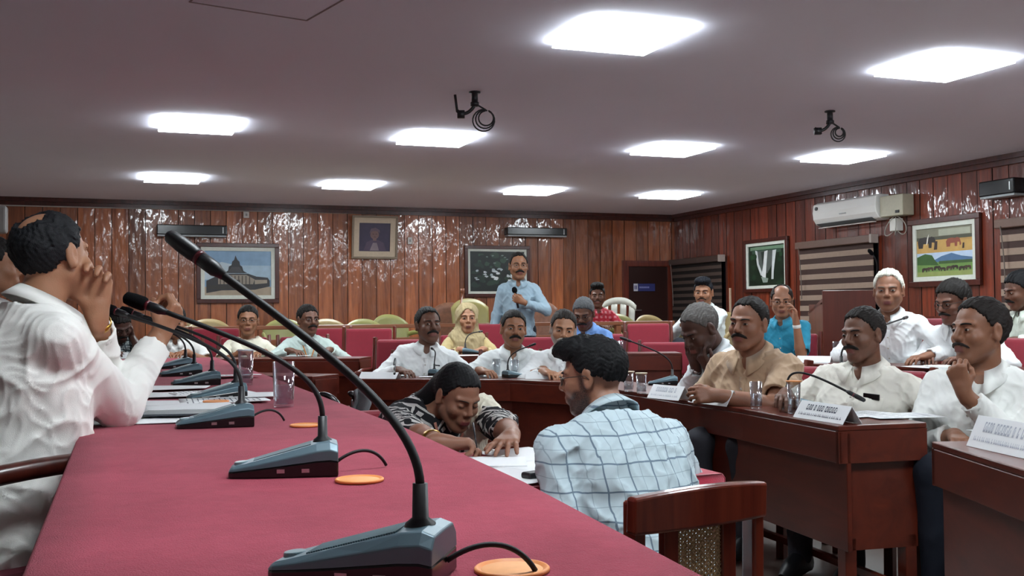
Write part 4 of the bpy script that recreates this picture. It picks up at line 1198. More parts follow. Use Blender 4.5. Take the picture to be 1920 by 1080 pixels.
# empty red chairs seen between the people
def rc(px, top, Z, ang, lab, z=TI1, h=.97, grp=None):
    p = atd(px, top, Z); a = R(ang)
    return red_chair((p.x + math.cos(a) * .28, p.y + math.sin(a) * .28), ang, lab, grp, z, h=max(.85, min(1.1, p.z - z)))
rc(612, 612, 10.3, -100, 'empty red chair directly right of the man with the orange lanyard')
rc(692, 612, 9.9, -112, 'empty red chair in the middle of the gap left of the first man in white')
rc(755, 632, 8.75, -118, 'red chair touching the shoulder of the first man in white', z=TI1)
rc(915, 604, 10.6, -100, 'red chair showing between the scarf woman and the standing man')
rc(1215, 603, 10.8, -110, 'empty red chair in the back row near the corner')
rc(1247, 641, 9.9, -115, 'empty red chair behind the second row desk left of the man hiding his face')
rc(1020, 628, 9.7, -110, 'red chair beside the grey haired man in white')
rc(405, 612, 10.2, -95, 'red chair left of the woman in cream')
rc(1745, 592, 7.9, 180, 'red chair back between the white haired man and the man with glasses')

# lectern in front of the brown blind
p = atd(1590, 540, 8.3); c0 = Vector((p.x + .0, p.y, TI1)); 
t = empty('lectern', (6.6, 8.25, TI1), R(-62), 'flat red-brown wooden lectern in front of the brown blind', 'lectern')
pa = atd(1541, 545, 9.4); pb_ = atd(1640, 541, 9.4)
cx = (pa + pb_) / 2; t.location = (cx.x, cx.y, TI1); t.rotation_euler = (0, 0, -YAW)
wl = (pb_ - pa).length; zt = pa.z - TI1; M_LECT = wood('4f2016', '6b2c1e', 'z', rough=.35, scale=3, name='lectern_wood')
mb = MB(); mb.box(-wl / 2, wl / 2, -.02, .0, .35, zt); mb.build('front_panel', M_LECT, t, bevel=.004)
mb = MB(); mb.box(-wl / 2, -wl / 2 + .03, 0, .42, 0, zt - .12); mb.build('side_panel', M_LECT, t)
mb = MB(); mb.box(wl / 2 - .03, wl / 2, 0, .42, 0, zt - .12); mb.build('side_panel', M_LECT, t)
mb = MB(); mb.hexa([(-wl / 2, 0, zt - .1), (wl / 2, 0, zt - .1), (wl / 2, .45, zt - .22), (-wl / 2, .45, zt - .22), (-wl / 2, 0, zt - .07), (wl / 2, 0, zt - .07), (wl / 2, .45, zt - .19), (-wl / 2, .45, zt - .19)]); mb.build('reading_top', M_LECT, t)
tip = atd(1637, 478, 9.4); o_ = Vector((cx.x, cx.y, 0)); mb = MB()
tp = Matrix.Rotation(YAW, 3, 'Z') @ (tip - Vector((cx.x, cx.y, TI1))); bs = Vector((wl / 2 + .05, .1, zt - .1))
mb = MB(); mb.tube(bez([bs, bs + Vector((-.02, 0, .25)), tp + Vector((.07, 0, -.1)), tp], 12), .006, 6)
g = mb.build('gooseneck_microphone', M_BLACK, None, smooth=True); g.matrix_world = Matrix.LocRotScale(Vector((cx.x, cx.y, TI1)), Matrix.Rotation(-YAW, 3, 'Z').to_quaternion(), (1, 1, 1))
tag(g, 'thin gooseneck microphone rising above the lectern beside the white haired man', 'microphone')
mb = MB(); d = Vector((-.5, 0, .6)).normalized(); mb.tube([tp, tp + d * .015, tp + d * .05, tp + d * .065], [.01, .018, .018, .008], 10); mb.build('foam_head', M_FOAM, g, smooth=True)
mb = MB(); mb.tube([bs - Vector((0, 0, .02)), bs], .03, 12); mb.tube([bs - Vector((.05, 0, .01)), bs - Vector((.0, 0, .01))], .015, 8); mb.build('mount', M_BLACK, g)
# wooden dado rail below the brown blind
a = atx(1508, 598, XR); b = atx(1542, 595, XR)
mb = MB(); mb.box(XR - .07, XR - .0, 5.2, 11.2, a.z - .05, a.z + .03); tag(mb.build('trim_7', M_CHAIRW), kind='structure')

# ------------------------------------------------------------------ the dais table and its cloth
def ex(y): return np.interp(y, [.3, 1.06, 1.77, 2.79, 5.7, 8.3], [.60, .63, .695, .745, .77, .77])
def wx(y): return np.interp(y, [.3, 1.36, 3.43, 8.3], [-.10, -.085, -.05, -.03]) 
DT = .9
Y0, Y1 = .35, 8.25
t = empty('dais_table', (.34, 4.3, DZ), 0, 'long table under the red cloth running away from the camera', 'table')
mb = MB(); mb.prism([(wx(y) + .01 - .34, y - 4.3) for y in (Y0, 3, Y1)] + [(ex(y) - .01 - .34, y - 4.3) for y in (Y1, 5, 2.79, 1.77, 1.06, Y0)], DT - DZ - .03, DT - DZ - .004)
mb.build('tabletop', M_DESKY, t)
mb = MB()
ys = [Y0, 1.06, 1.77, 2.79, 5, Y1]
for i in range(5): mb.hexa([(ex(ys[i]) - .38, ys[i] - 4.3, 0), (ex(ys[i]) - .36, ys[i] - 4.3, 0), (ex(ys[i + 1]) - .36, ys[i + 1] - 4.3, 0), (ex(ys[i + 1]) - .38, ys[i + 1] - 4.3, 0),
                           (ex(ys[i]) - .38, ys[i] - 4.3, DT - DZ - .03), (ex(ys[i]) - .36, ys[i] - 4.3, DT - DZ - .03), (ex(ys[i + 1]) - .36, ys[i + 1] - 4.3, DT - DZ - .03), (ex(ys[i + 1]) - .38, ys[i + 1] - 4.3, DT - DZ - .03)])
mb.build('front_panel', M_DESKY, t)
for y in (.5, 2.4, 4.3, 6.2, 8.1):
    mb = MB(); mb.box(wx(y) - .34 + .03, wx(y) - .34 + .1, y - 4.33, y - 4.27, 0, DT - DZ - .03); mb.build('leg', M_DESKY, t)
# cloth material: crimson baize with small lint and slubs
m, nt, b = newmat('red_baize'); M_CLOTH = m
tc = N(nt, 'ShaderNodeTexCoord'); n1 = N(nt, 'ShaderNodeTexNoise', i_Scale=26.0, i_Detail=8.0, i_Roughness=.75); n2 = N(nt, 'ShaderNodeTexNoise', i_Scale=420.0, i_Detail=2.0); n3 = N(nt, 'ShaderNodeTexNoise', i_Scale=3.0, i_Detail=3.0)
for q in (n1, n2, n3): nt.links.new(tc.outputs['Object'], q.inputs['Vector'])
mx = N(nt, 'ShaderNodeMix', data_type='RGBA'); mx.inputs['A'].default_value = (*lin('86283b'), 1); mx.inputs['B'].default_value = (*lin('bb4b60'), 1)
ad = N(nt, 'ShaderNodeMath', operation='MULTIPLY_ADD'); nt.links.new(n1.outputs['Fac'], ad.inputs[0]); ad.inputs[1].default_value = .8; nt.links.new(n3.outputs['Fac'], ad.inputs[2])
a2 = N(nt, 'ShaderNodeMath', operation='SUBTRACT'); nt.links.new(ad.outputs[0], a2.inputs[0]); a2.inputs[1].default_value = .4; nt.links.new(a2.outputs[0], mx.inputs['Factor'])
nt.links.new(mx.outputs['Result'], b.inputs['Base Color']); b.inputs['Roughness'].default_value = .9; b.inputs['Sheen Weight'].default_value = .12; b.inputs['Specular IOR Level'].default_value = .2; b.inputs['Sheen Roughness'].default_value = .6
bp = N(nt, 'ShaderNodeBump', i_Strength=1.0, i_Distance=.003); a3 = N(nt, 'ShaderNodeMath', operation='ADD'); nt.links.new(n1.outputs['Fac'], a3.inputs[0]); nt.links.new(n2.outputs['Fac'], a3.inputs[1]); nt.links.new(a3.outputs[0], bp.inputs['Height']); nt.links.new(bp.outputs[0], b.inputs['Normal'])
def cloth(name, fx0, fx1, y0, y1, z, drop, lab, m, ny=160):
    mb = MB(); cols = [(-1, drop), (-1, drop * .5), (-1, .012), (0, 0)] + [(i / 10, 0) for i in range(1, 10)] + [(1, 0), (2, .012), (2, drop * .5), (2, drop)]
    def P(y, c, endy=0):
        u, dz = c; a, b_ = fx0(y), fx1(y)
        wv = .006 * math.sin(y * 9) + .004 * math.sin(y * 23 + 1)
        if u == -1: x = a - .008 - (dz > .02) * (wv + .004)
        elif u == 2: x = b_ + .008 + (dz > .02) * (wv + .004)
        else: x = a + (b_ - a) * u
        zz = z - dz + (.0006 * math.sin(y * 5 + u * 3) if 0 < u < 1 else 0)
        return (x, y, zz)
    n = len(cols)
    for i in range(ny + 1):
        y = y0 + (y1 - y0) * i / ny
        for c in cols: mb.v.append(P(y, c))
    for i in range(ny):
        for j in range(n - 1): a = i * n + j; mb.face((a, a + 1, a + n + 1, a + n))
    # drops at both ends
    for i, s in ((0, -1), (ny, 1)):
        k = len(mb.v); base = i * n
        for dz in (.012, drop):
            for j in range(3, n - 3): x, y, zz = mb.v[base + j]; mb.v.append((x, y + s * (.008 + (dz > .02) * .006 * math.sin(x * 30)), z - dz))
        w_ = n - 6
        for j in range(w_ - 1):
            a = base + 3 + j; q = (a, a + 1, k + j + 1, k + j); q2 = (k + j, k + j + 1, k + w_ + j + 1, k + w_ + j)
            if s > 0: q = q; q2 = q2
            mb.face(q); mb.face(q2)
    o = mb.build(name, m, None, smooth=True, solid=.0025); return tag(o, lab, 'tablecloth')
cloth('tablecloth', wx, ex, Y0, Y1, DT + .0015, .22, 'crimson baize cloth covering the long foreground table', M_CLOTH)
TOPZ = DT + .003

# clerks' table in the well of the room
t = empty('clerk_table', (1.28, 2.98, 0), 0, 'small table under the bright red cloth where the woman writes', 'table')
mb = MB(); mb.box(-.32, .32, -.36, .36, .715, .745); mb.build('tabletop', M_DESK, t)
for x in (-.28, .28):
    for y in (-.32, .32): mb = MB(); mb.box(x - .025, x + .025, y - .025, y + .025, 0, .715); mb.build('leg', M_DESK, t)
M_CLOTH2 = mat('b01f3c', .85, sheen=.3, var=.05, bump=.4, bscale=400, name='bright_red_cloth')
cloth('tablecloth', lambda y: .93, lambda y: 1.62, 2.60, 3.35, .7475, .2, 'bright red cloth on the small table between the woman and the man in checks', M_CLOTH2, 40)
CT = .749

# cane backed wooden chair
t = empty('cane_chair', (1.27, 2.40, 0), R(11), 'red-brown wooden chair with a woven cane back in the foreground', 'chair')
t.scale = (.9, .9, 1.0); hb = .785
for s in (-1, 1):
    mb = MB(); mb.hexa([(s * .205 - .02, -.22, 0), (s * .205 + .02, -.22, 0), (s * .205 + .02, -.17, 0), (s * .205 - .02, -.17, 0), (s * .205 - .02, -.235, hb - .01), (s * .205 + .02, -.235, hb - .01), (s * .205 + .02, -.185, hb - .01), (s * .205 - .02, -.185, hb - .01)]); mb.build('back_post', M_CHAIRW, t, bevel=.008, seg=3)
    mb = MB(); mb.beam((s * .1, -.212, .42), (s * .1, -.217, hb - .05), .05, .024, (0, 1, 0)); mb.build('back_stile', M_CHAIRW, t, bevel=.004)
    mb = MB(); mb.beam((s * .2, .2, 0), (s * .2, .2, .43), .04, .04, (0, 1, 0)); mb.build('leg', M_CHAIRW, t, bevel=.004)
    mb = MB(); mb.beam((s * .2, -.19, .2), (s * .2, .2, .2), .025, .03); mb.build('stretcher', M_CHAIRW, t)
mb = MB()
def rail(a, b): x = (a - .5) * 2; return x
n = 14; k = 0
for i in range(n + 1):
    x = (-1 + 2 * i / n) * .228; yb = -.02 * (1 - (x / .228) ** 2); zt = hb + .012 * (1 - (x / .228) ** 2)
    mb.v += [(x, -.24 + yb, hb - .085), (x, -.2 + yb, hb - .085), (x, -.205 + yb, zt), (x, -.245 + yb, zt)]
for i in range(n):
    for j in range(4): j2 = (j + 1) % 4; mb.face((i * 4 + j, i * 4 + 4 + j, i * 4 + 4 + j2, i * 4 + j2))
mb.face((0, 1, 2, 3)); mb.face((n * 4 + 3, n * 4 + 2, n * 4 + 1, n * 4)); mb.build('top_rail', M_CHAIRW, t, bevel=.008, seg=3)
mb = MB(); mb.beam((-.2, -.21, .46), (.2, -.21, .46), .05, .024); mb.build('lower_rail', M_CHAIRW, t)
mb = MB(); nx, nz = 15, 30
for i in range(nx):
    x = -.074 + .148 * i / (nx - 1); mb.box(x - .0028, x + .0028, -.2155, -.2135, .48, hb - .08)
for i in range(nz):
    z_ = .485 + (.215) * i / (nz - 1); mb.box(-.076, .076, -.2175, -.2155, z_ - .0022, z_ + .0022)
for i in range(-12, 24):
    for s in (-1, 1):
        z0 = .48 + i * .0155; a = Vector((-.076 * s, -.2185, z0)); b_ = Vector((.076 * s, -.2185, z0 + .152))
        ta = max(0, (.48 - z0) / .152); tb = min(1, (.705 - z0) / .152)
        if tb > ta: mb.beam(a + (b_ - a) * ta, a + (b_ - a) * tb, .0015, .004, (0, 1, 0))
mb.build('cane_panel', mat('b49a72', .6, var=.15, name='cane'), t)
mb = MB(); mb.box(-.2, .2, -.2, .22, .41, .45); mb.build('seat', M_CHAIRW, t, bevel=.008)

# ------------------------------------------------------------------ microphones
def mic_unit(loc, rz, lab, tip, grp=None, ribs=False, sc=1.0, name='conference_microphone', simple=False, ctrl=None, foam=False):
    """base tip at the origin, body running along +x, 0.2 m long"""
    t = empty(name, loc, rz, lab, 'microphone', grp); t.scale = (sc, sc, sc)
    def hw(x): return np.interp(x, [0, .01, .06, .2], [.028, .036, .046, .056])
    def hz(x): return np.interp(x, [0, .03, .165, .19, .2], [.018, .026, .062, .064, .058])
    xs = [0, .008, .04, .08, .12, .16, .185, .2]
    mb = MB()
    for x in xs:
        a, z1 = hw(x), hz(x) * .42 + .004
        mb.v += [(x, -a, 0), (x, a, 0), (x, a, z1), (x, -a, z1)]
    n = len(xs)
    for i in range(n - 1):
        for j in range(4): j2 = (j + 1) % 4; mb.face((i * 4 + j, i * 4 + j2, i * 4 + 4 + j2, i * 4 + 4 + j))
    mb.face((3, 2, 1, 0)); mb.face(tuple((n - 1) * 4 + j for j in range(4))); mb.build('base', M_BLACKG, t, bevel=.003)
    mb = MB(); pr = 7
    for x in xs:
        a, z0, z1 = hw(x), hz(x) * .42 + .004, hz(x)
        for f_, g_ in ((-1, 0), (-.97, .55), (-.72, .97), (0, 1.0), (.72, .97), (.97, .55), (1, 0)): mb.v.append((x + (.004 if x == 0 else 0) * g_, a * f_, z0 + (z1 - z0) * g_))
    for i in range(n - 1):
        for j in range(pr - 1): mb.face((i * pr + j, i * pr + pr + j, i * pr + pr + j + 1, i * pr + j + 1))
    mb.face(range(pr)); mb.face([(n - 1) * pr + j for j in range(pr)][::-1]); sh = mb.build('shell', M_TEAL, t, bevel=.002)
    mb = MB(); mb.tube([(.022, 0, hz(.022) - .002), (.0215, 0, hz(.022) + .0035)], [.0135, .0125], 20); mb.build('push_button', mat('7f969c', .35, name='button_grey'), t, bevel=.001)
    mb = MB(); mb.use(mat('3c5a63', .5, name='speaker_mesh'))
    if ribs:
        for k in range(36):
            x = .046 + k * .003; z_ = hz(x); mb.box(x, x + .0012, -.026 - .0002 * k, .026 + .0002 * k, z_ - .001, z_ + .0015)
        mb.build('grille', None, t)
    else:
        mb.hexa([(.045, -.022, hz(.045) - .002), (.15, -.028, hz(.15) - .002), (.15, .028, hz(.15) - .002), (.045, .022, hz(.045) - .002), (.045, -.022, hz(.045) + .0006), (.15, -.028, hz(.15) + .0006), (.15, .028, hz(.15) + .0006), (.045, .022, hz(.045) + .0006)])
        mb.build('grille', None, t)
    mb = MB()
    for x in (.095, .14): mb.box(x - .007, x + .007, -hw(x) - .0012, -hw(x), .009, .016)
    mb.build('side_socket', M_STEEL, t)
    P0 = Vector((.172, 0, .058)); T = Vector(tip)
    mb = MB(); mb.tube([P0 + Vector((0, 0, -.004)), P0 + Vector((0, 0, .006)), P0 + Vector((0, 0, .012)), P0 + Vector((0, 0, .05))], [.02, .017, .0095, .0085], 14); mb.build('stem_collar', M_BLACK, t, smooth=True)
    C = Vector(ctrl) if ctrl else P0 + Vector((-.03, .0, .15)); A = P0 + Vector((0, 0, .045))
    pts = bez([A, A + Vector((0, 0, .06)), C, C.lerp(T, .5), T], 22)
    mb = MB(); mb.tube(pts, .0052, 10); st = mb.build('gooseneck', M_RUBBER, t, smooth=True)
    d = (pts[-1] - pts[-2]).normalized(); q = pts[-1]
    mb = MB(); mb.tube([q - d * .01, q, q + d * .006, q + d * .012, q + d * .03], [.0055, .0075, .0095, .0095, .0095], 14); mb.build('microphone_head', M_BLACK, t, smooth=True)
    mb = MB(); mb.tube([q + d * .03, q + d * .036], .0099, 14); mb.build('red_ring', mat('5a1722', .35, name='ring_red'), t, smooth=True)
    mb = MB(); r_ = .0145 if foam else .0105; L_ = .045 if foam else .05
    mb.tube([q + d * .036, q + d * .04, q + d * (.045), q + d * (.036 + L_ * .6), q + d * (.036 + L_), q + d * (.04 + L_)], [.0095, r_ * .92, r_, r_, r_ * .85, r_ * .5], 16); mb.build('capsule', M_FOAM if foam else M_BLACK, t, smooth=True)
    return t
def cable(pts, lab, r=.0032, cat='cable'):
    mb = MB(); mb.tube(bez(pts, 18), r, 8); o = mb.build('cable', M_RUBBER, None, smooth=True); return tag(o, lab, cat)

# nearest microphone
a = atz(520, 1076, TOPZ); b = atz(820, 1088, TOPZ); ang = math.atan2(b.y - a.y, b.x - a.x)
tipw = atd(410, 510, 1.34)
rel = Matrix.Rotation(-ang, 3, 'Z') @ (tipw - Vector((a.x, a.y, TOPZ)))
cw = atd(705, 728, 1.27); cr = Matrix.Rotation(-ang, 3, 'Z') @ (cw - Vector((a.x, a.y, TOPZ)))
mic_unit((a.x, a.y, TOPZ), ang, 'nearest conference microphone with ribbed grey-blue base', rel, 'desk microphones on the dais', ribs=True, ctrl=cr)
e = atz(845, 1045, TOPZ); 
def mcable(base, ang, lab, k=1.0):
    M_ = Matrix.Rotation(ang, 3, 'Z'); B_ = Vector(base)
    cable([B_ + M_ @ Vector((.2, .01, .02)), B_ + M_ @ Vector((.235, .015, .045)), B_ + M_ @ Vector((.275, .03, .045)), B_ + M_ @ Vector((.295, .045, .004))], lab)
mcable((a.x, a.y, TOPZ), ang, 'black cable curving from the back of the nearest microphone')
mics = []
a = atz(430, 893, TOPZ); b = atz(622, 886, TOPZ); ang2 = math.atan2(b.y - a.y, b.x - a.x)
tipw = atd(305, 583, 2.08); rel = Matrix.Rotation(-ang2, 3, 'Z') @ (tipw - Vector((a.x, a.y, TOPZ)))
m2 = mic_unit((a.x, a.y, TOPZ), ang2, 'second conference microphone, between the two nearest orange coasters', rel, 'desk microphones on the dais', foam=True)
mcable((a.x, a.y, TOPZ), ang2, 'black cable behind the second microphone')
a = atz(330, 803, TOPZ); ang3 = R(0)
tipw = atd(236, 590, 3.02); m3 = mic_unit((a.x, a.y, TOPZ), ang3, 'third conference microphone, beside the papers under the raised elbow', tipw - Vector((a.x, a.y, TOPZ)), 'desk microphones on the dais', foam=True)
mcable((a.x, a.y, TOPZ), ang3, 'black cable behind the third microphone')
for (px, py), rz, lab in (((352, 752), 8, 'fourth conference microphone, lying among the papers'), ((322, 724), 5, 'fifth conference microphone, just under the raised forearm'),
                          ((300, 706), 10, 'sixth conference microphone, behind the raised forearm'), ((292, 692), 12, 'farthest conference microphone near the end of the red table')):
    a = atz(px, py, TOPZ); dup(m3, (a.x, a.y, TOPZ), R(rz), lab)
a = atz(200, 664, .86)
# orange coasters
def coaster(px, py, lab, z=TOPZ):
    p = atz(px, py, z); t = empty('coaster', (p.x, p.y, z), 0, lab, 'coaster', 'orange round coasters')
    mb = MB(); mb.lathe([(0, .003), (.0385, .003), (.040, .0055), (.0425, .0055), (.044, .004), (.044, .0015), (.042, 0), (0, 0)], 48); mb.build('disc', M_ORANGE, t, smooth=True)
    mb = MB(); mb.lathe([(0, .0036), (.035, .0036), (.036, .003)], 40); mb.build('cork_face', mat('eaa468', .6, var=.06, scale=60), t, smooth=True)
coaster(960, 1071, 'nearest orange coaster cut by the bottom edge of the picture')
coaster(674, 902, 'orange coaster beside the stem of the nearest microphone')
coaster(574, 799, 'orange coaster behind the second microphone')
coaster(405, 754, 'small orange coaster lying on the papers', TOPZ + .008)

# tumblers
def tumbler(loc, lab, h=.12, r=.034, water=.0, rim=None, grp='glass tumblers', cover=False):
    t = empty('glass_tumbler', loc, 0, lab, 'glass', grp)
    mb = MB(); mb.lathe([(0, 0), (r * .86, 0), (r * .9, .004), (r, h), (r - .0022, h), (r * .86, .012), (0, .010)], 28); mb.build('glass', M_GLASS, t, smooth=True)
    if water:
        mb = MB(); z1 = .012 + (h - .012) * water; r1 = r * .86 + (r - .0025 - r * .86) * water; mb.lathe([(0, .0105), (r * .85, .0125), (r1 - .0006, z1), (0, z1)], 24); mb.build('water', M_WATER, t, smooth=True)
    if rim:
        mb = MB(); mb.lathe([(0, h + .001), (r * 1.12, h + .001), (r * 1.14, h + .003), (r * 1.12, h + .006), (0, h + .006)], 28); mb.build('lid', mat(rim, .5), t, smooth=True)
    return t
p = atz(532, 764, TOPZ); tumbler((p.x, p.y, TOPZ), 'large glass tumbler standing on the red cloth, the nearer of two', .15, .036, .45)
p = atz(461, 723, TOPZ); tumbler((p.x, p.y, TOPZ), 'glass tumbler farther along the red cloth', .15, .033, .4, rim='c9d2da')
for (px, py, x, h, wt, rim, lab) in ((1418, 766, .75, .125, .5, None, 'tumbler half full of water in front of the man in beige'), (1489, 776, .75, .14, .4, 'd88a4a', 'tumbler with an orange lid beside the microphone of the man in short white sleeves'),
                                     (1179, 734, .75, .11, .3, 'c9b9a0', 'left tumbler of the pair at the bend of the horseshoe desk'), (1203, 738, .75, .11, .3, 'c9b9a0', 'right tumbler of the pair at the bend of the horseshoe desk'),
                                     (931, 705, .75, .125, 0, None, 'empty tumbler left of the middle desk microphone'), (965, 707, .75, .125, .3, None, 'tumbler right of the middle desk microphone'),
                                     (776, 703, .75, .10, .3, None, 'tumbler in front of the first man in white'), (1569, 672, .85, .125, .3, None, 'tumbler on the second row desk left of the man in short white sleeves'),
                                     (1163, 660, .85, .10, .3, None, 'tumbler on the second row desk behind the checked shirt man, beside the corner'), (1175, 618, 1.02, .09, .3, None, 'far tumbler near the back row beside the corner')):
    if lab.startswith('far'): continue
    p = atz(px, py, x); tumbler((p.x, p.y, x + .001), lab, h, .03, wt, rim)

# ------------------------------------------------------------------ papers
def sheet(loc, rz, w_=.21, l_=.297, lab='', curl=.004, name='paper_sheet', m=None, grp=None, cat='paper', seed=0, lines=False, thick=.0012, pr=None):
    rg = random.Random(seed); a1, a2 = rg.uniform(0, 6), rg.uniform(0, 6); mb = MB()
    mb.grid(lambda a, b: ((a - .5) * w_, (b - .5) * l_, curl * (1 + math.sin(a * 3 + a1) * math.cos(b * 2.4 + a2))), 8, 10)
    o = mb.build(name, m or M_PAPER, None, smooth=True, solid=thick); o.location = loc; o.rotation_euler = (0, 0, rz); tag(o, lab, cat, grp)
    if lines:
        mb = MB()
        for k in range(14):
            y0 = .42 - k * .062
            for c_ in range(5):
                if rg.random() < .15: continue
                x0 = -.4 + c_ * .16; q = [((x0) * w_, y0 * l_), ((x0 + .13) * w_, y0 * l_), ((x0 + .13) * w_, (y0 - .014) * l_), (x0 * w_, (y0 - .014) * l_)]
                mb.poly([(x, y, curl * (1 + math.sin((x / w_ + .5) * 3 + a1) * math.cos((y / l_ + .5) * 2.4 + a2)) + thick) for x, y in q])
        mb.build('printed_lines', M_INK, o)
    return o
rg = random.Random(12)
for i, (px, py, rz, lab) in enumerate(((250, 789, 80, 'lowest white sheet at the near end of the papers by the elbow'), (300, 777, 70, 'white sheet half under the dark folder'), (350, 765, 95, 'white sheet behind the third microphone'),
                                   (290, 757, 60, 'sheet lying beneath the chairman\'s elbow'), (420, 752, 88, 'sheet with the small orange coaster on it'), (300, 742, 75, 'sheet under the fourth microphone, left side'), (395, 737, 100, 'sheet under the fourth microphone, right side'),
                                   (320, 728, 80, 'sheet before the fifth microphone'), (425, 705, 95, 'sheet near the far tumbler on the red cloth'), (440, 742, 85, 'sheet at the right edge of the papers'))):
    z_ = TOPZ + .0015 + i * .0009; p = atz(px, py, z_); sheet((p.x, p.y, z_), R(rz), lab=lab, curl=.002 + .0008 * (i % 3), seed=i, lines=i in (4, 6, 8))
p = atz(340, 775, TOPZ + .012); 
mb = MB(); mb.box(-.075, .075, -.11, .11, 0, .006); o = mb.build('document_folder', mat('3c4148', .5), None, bevel=.002); o.location = (p.x, p.y, TOPZ + .011); o.rotation_euler = (0, 0, R(78)); tag(o, 'dark grey folder lying on the papers by the third microphone', 'folder')
p = atz(215, 765, TOPZ); 
for px, py, rz, lab in ((955, 893, 20, 'white sheet nearest the man in checks on the small red table'), (960, 872, 35, 'white sheet under the hand of the writing woman'), (895, 866, 70, 'sheet the woman is writing on'), (985, 853, 10, 'sheet at the far right of the small red table')):
    z_ = CT + .002 + .001 * (px % 4); p = atz(px, py, z_); sheet((p.x, p.y, z_), R(rz), lab=lab, curl=.0015, seed=px)
mb = MB(); p = atz(1000, 897, CT + .006); mb.box(-.03, .03, -.02, .02, 0, .018); o = mb.build('stapler', M_BLACK, None, bevel=.007, seg=3); o.location = (p.x, p.y, CT + .007); o.rotation_euler = (0, 0, R(20)); tag(o, 'small black object on the papers beside the checked sleeve', 'stapler')

# folded name cards
def name_card(px0, px1, py, z, h, lab, yaw=None, lines=True, col='e9ecee', grp='folded name cards', bold=False):
    a, b = atz(px0, py[0], z), atz(px1, py[1], z); d = b - a; L = d.length; c = (a + b) / 2
    t = empty('name_card', (c.x, c.y, z + .001), math.atan2(d.y, d.x), lab, 'name card', grp); D = .045; mp = mat(col, .6, var=.01, name='card')
    mb = MB(); mb.quad((-L / 2, 0, 0), (L / 2, 0, 0), (L / 2, D, h), (-L / 2, D, h)); mb.quad((L / 2, 2 * D, 0), (-L / 2, 2 * D, 0), (-L / 2, D, h), (L / 2, D, h)); mb.build('card', mp, t, solid=.0015)
    if lines:
        rg = random.Random(px0); mb = MB(); x = -L * .32
        def q(u, v, du, dv):
            f_ = lambda u_, v_: (u_, D * v_ - .0015, h * v_ + .0004); mb.poly([f_(u, v), f_(u + du, v), f_(u + du, v + dv), f_(u, v + dv)])
        while x < L * .3:
            wd = rg.uniform(.008, .016); q(x, .52, wd, .07); q(x, .78, wd * .8, .06); q(x, .52, .0035, .3); q(x + wd - .003, .55, .003, rg.uniform(.1, .28)); x += wd + rg.choice([.004, .004, .014])
        x = -L * .42
        while x < L * .42: wd = rg.uniform(.004, .009); q(x, .22, wd, .05); q(x, .22, .002, .14); x += wd + rg.choice([.003, .003, .008])
        mb.build('lettering', M_INK if bold else mat('b4bac6', .6, name='faint_ink'), t)
    return t
name_card(672, 742, (710, 711), .75, .045, 'white name card at the left end of the middle desk', lines=False)
name_card(985, 1036, (711, 711), .75, .045, 'white name card left of the checked shirt man\'s head', lines=False)
name_card(1213, 1272, (746, 752), .75, .07, 'white name card before the man hiding his face')
name_card(1290, 1362, (754, 763), .75, .075, 'white name card in front of the man in beige')
name_card(1487, 1580, (782, 797), .75, .07, 'name card with dark lettering at the corner of the horseshoe desk', bold=True)
name_card(1812, 1925, (836, 862), .75, .10, 'large pale name card on the desk at the lower right')
name_card(1492, 1556, (680, 681), .85, .045, 'white name card on the second row desk above the red chair', lines=False)
name_card(203, 236, (672, 672), .85, .05, 'small name card before the man resting his head on his hand')
# small heap of snacks in a wrapper
p = atz(1283, 748, .75); t = empty('snack_wrapper', (p.x, p.y, .751), 0, 'small crumpled yellow and brown wrapper between two name cards', 'wrapper')
rg = random.Random(6); mb = MB()
for k in range(14):
    mb.use(mat(rg.choice(['c9a94e', '5c3a24', 'd8c98a', '8a5a2c']), .4)); c = Vector((rg.uniform(-.035, .035), rg.uniform(-.025, .025), rg.uniform(.005, .03)))
    mb.poly([c + Vector((rg.uniform(-.02, .02), rg.uniform(-.02, .02), rg.uniform(-.004, .012))) for _ in range(4)])
    mb.tube([c, c + Vector((.012, .004, .004))], [.008, .004], 6)
mb.build('wrapper', None, t, smooth=False)
# other papers on desks
for i, (px, py, z_, rz, w_, l_, lab, ln) in enumerate(((1620, 778, .75, 10, .28, .2, 'open booklet of papers at the corner of the horseshoe desk', True), (1690, 782, .75, -12, .3, .2, 'loose sheets overhanging the end of the horseshoe desk', True), (1443, 757, .75, 96, .12, .2, 'white sheet beside the half full tumbler', False),
        (865, 668, .87, 0, .3, .14, 'white papers in front of the woman in the beige scarf', False), (620, 662, .85, -15, .3, .22, 'stack of pale papers before the man with the orange lanyard', False), (560, 668, .85, -20, .22, .2, 'sheet beside the stack before the man with the orange lanyard', False),
        (465, 655, .86, -10, .3, .2, 'white papers in front of the woman in cream', False), (1905, 637, .95, 0, .3, .3, 'sheet on the dark desk at the right edge', False), (1745, 690, .85, 0, .2, .3, 'papers beside the phone on the second row desk', False),
        (720, 706, .75, -10, .3, .12, 'papers behind the name card at the left end of the middle desk', False), (850, 707, .75, -20, .5, .12, 'sheets in front of the first man in white', False), (1030, 702, .75, -30, .3, .12, 'sheet on the desk before the grey haired man', False), (1892, 812, .76, 0, .2, .2, 'white sheet behind the large name card', False))):
    p = atz(px, py, z_); sheet((p.x, p.y, z_ + .003 + .001 * (i % 2)), R(rz), w_, l_, lab, .0022, seed=i + 40, lines=ln)
p = atz(355, 660, 1.0)
# phone on second row desk
p = atz(1757, 688, .86); mb = MB(); mb.box(-.035, .035, -.07, .07, 0, .009); o = mb.build('phone', M_WHITE, None, bevel=.003); o.location = (p.x, p.y, .862); o.rotation_euler = (0, 0, R(70)); tag(o, 'white phone on the second row desk below the hand of the man with glasses', 'phone')
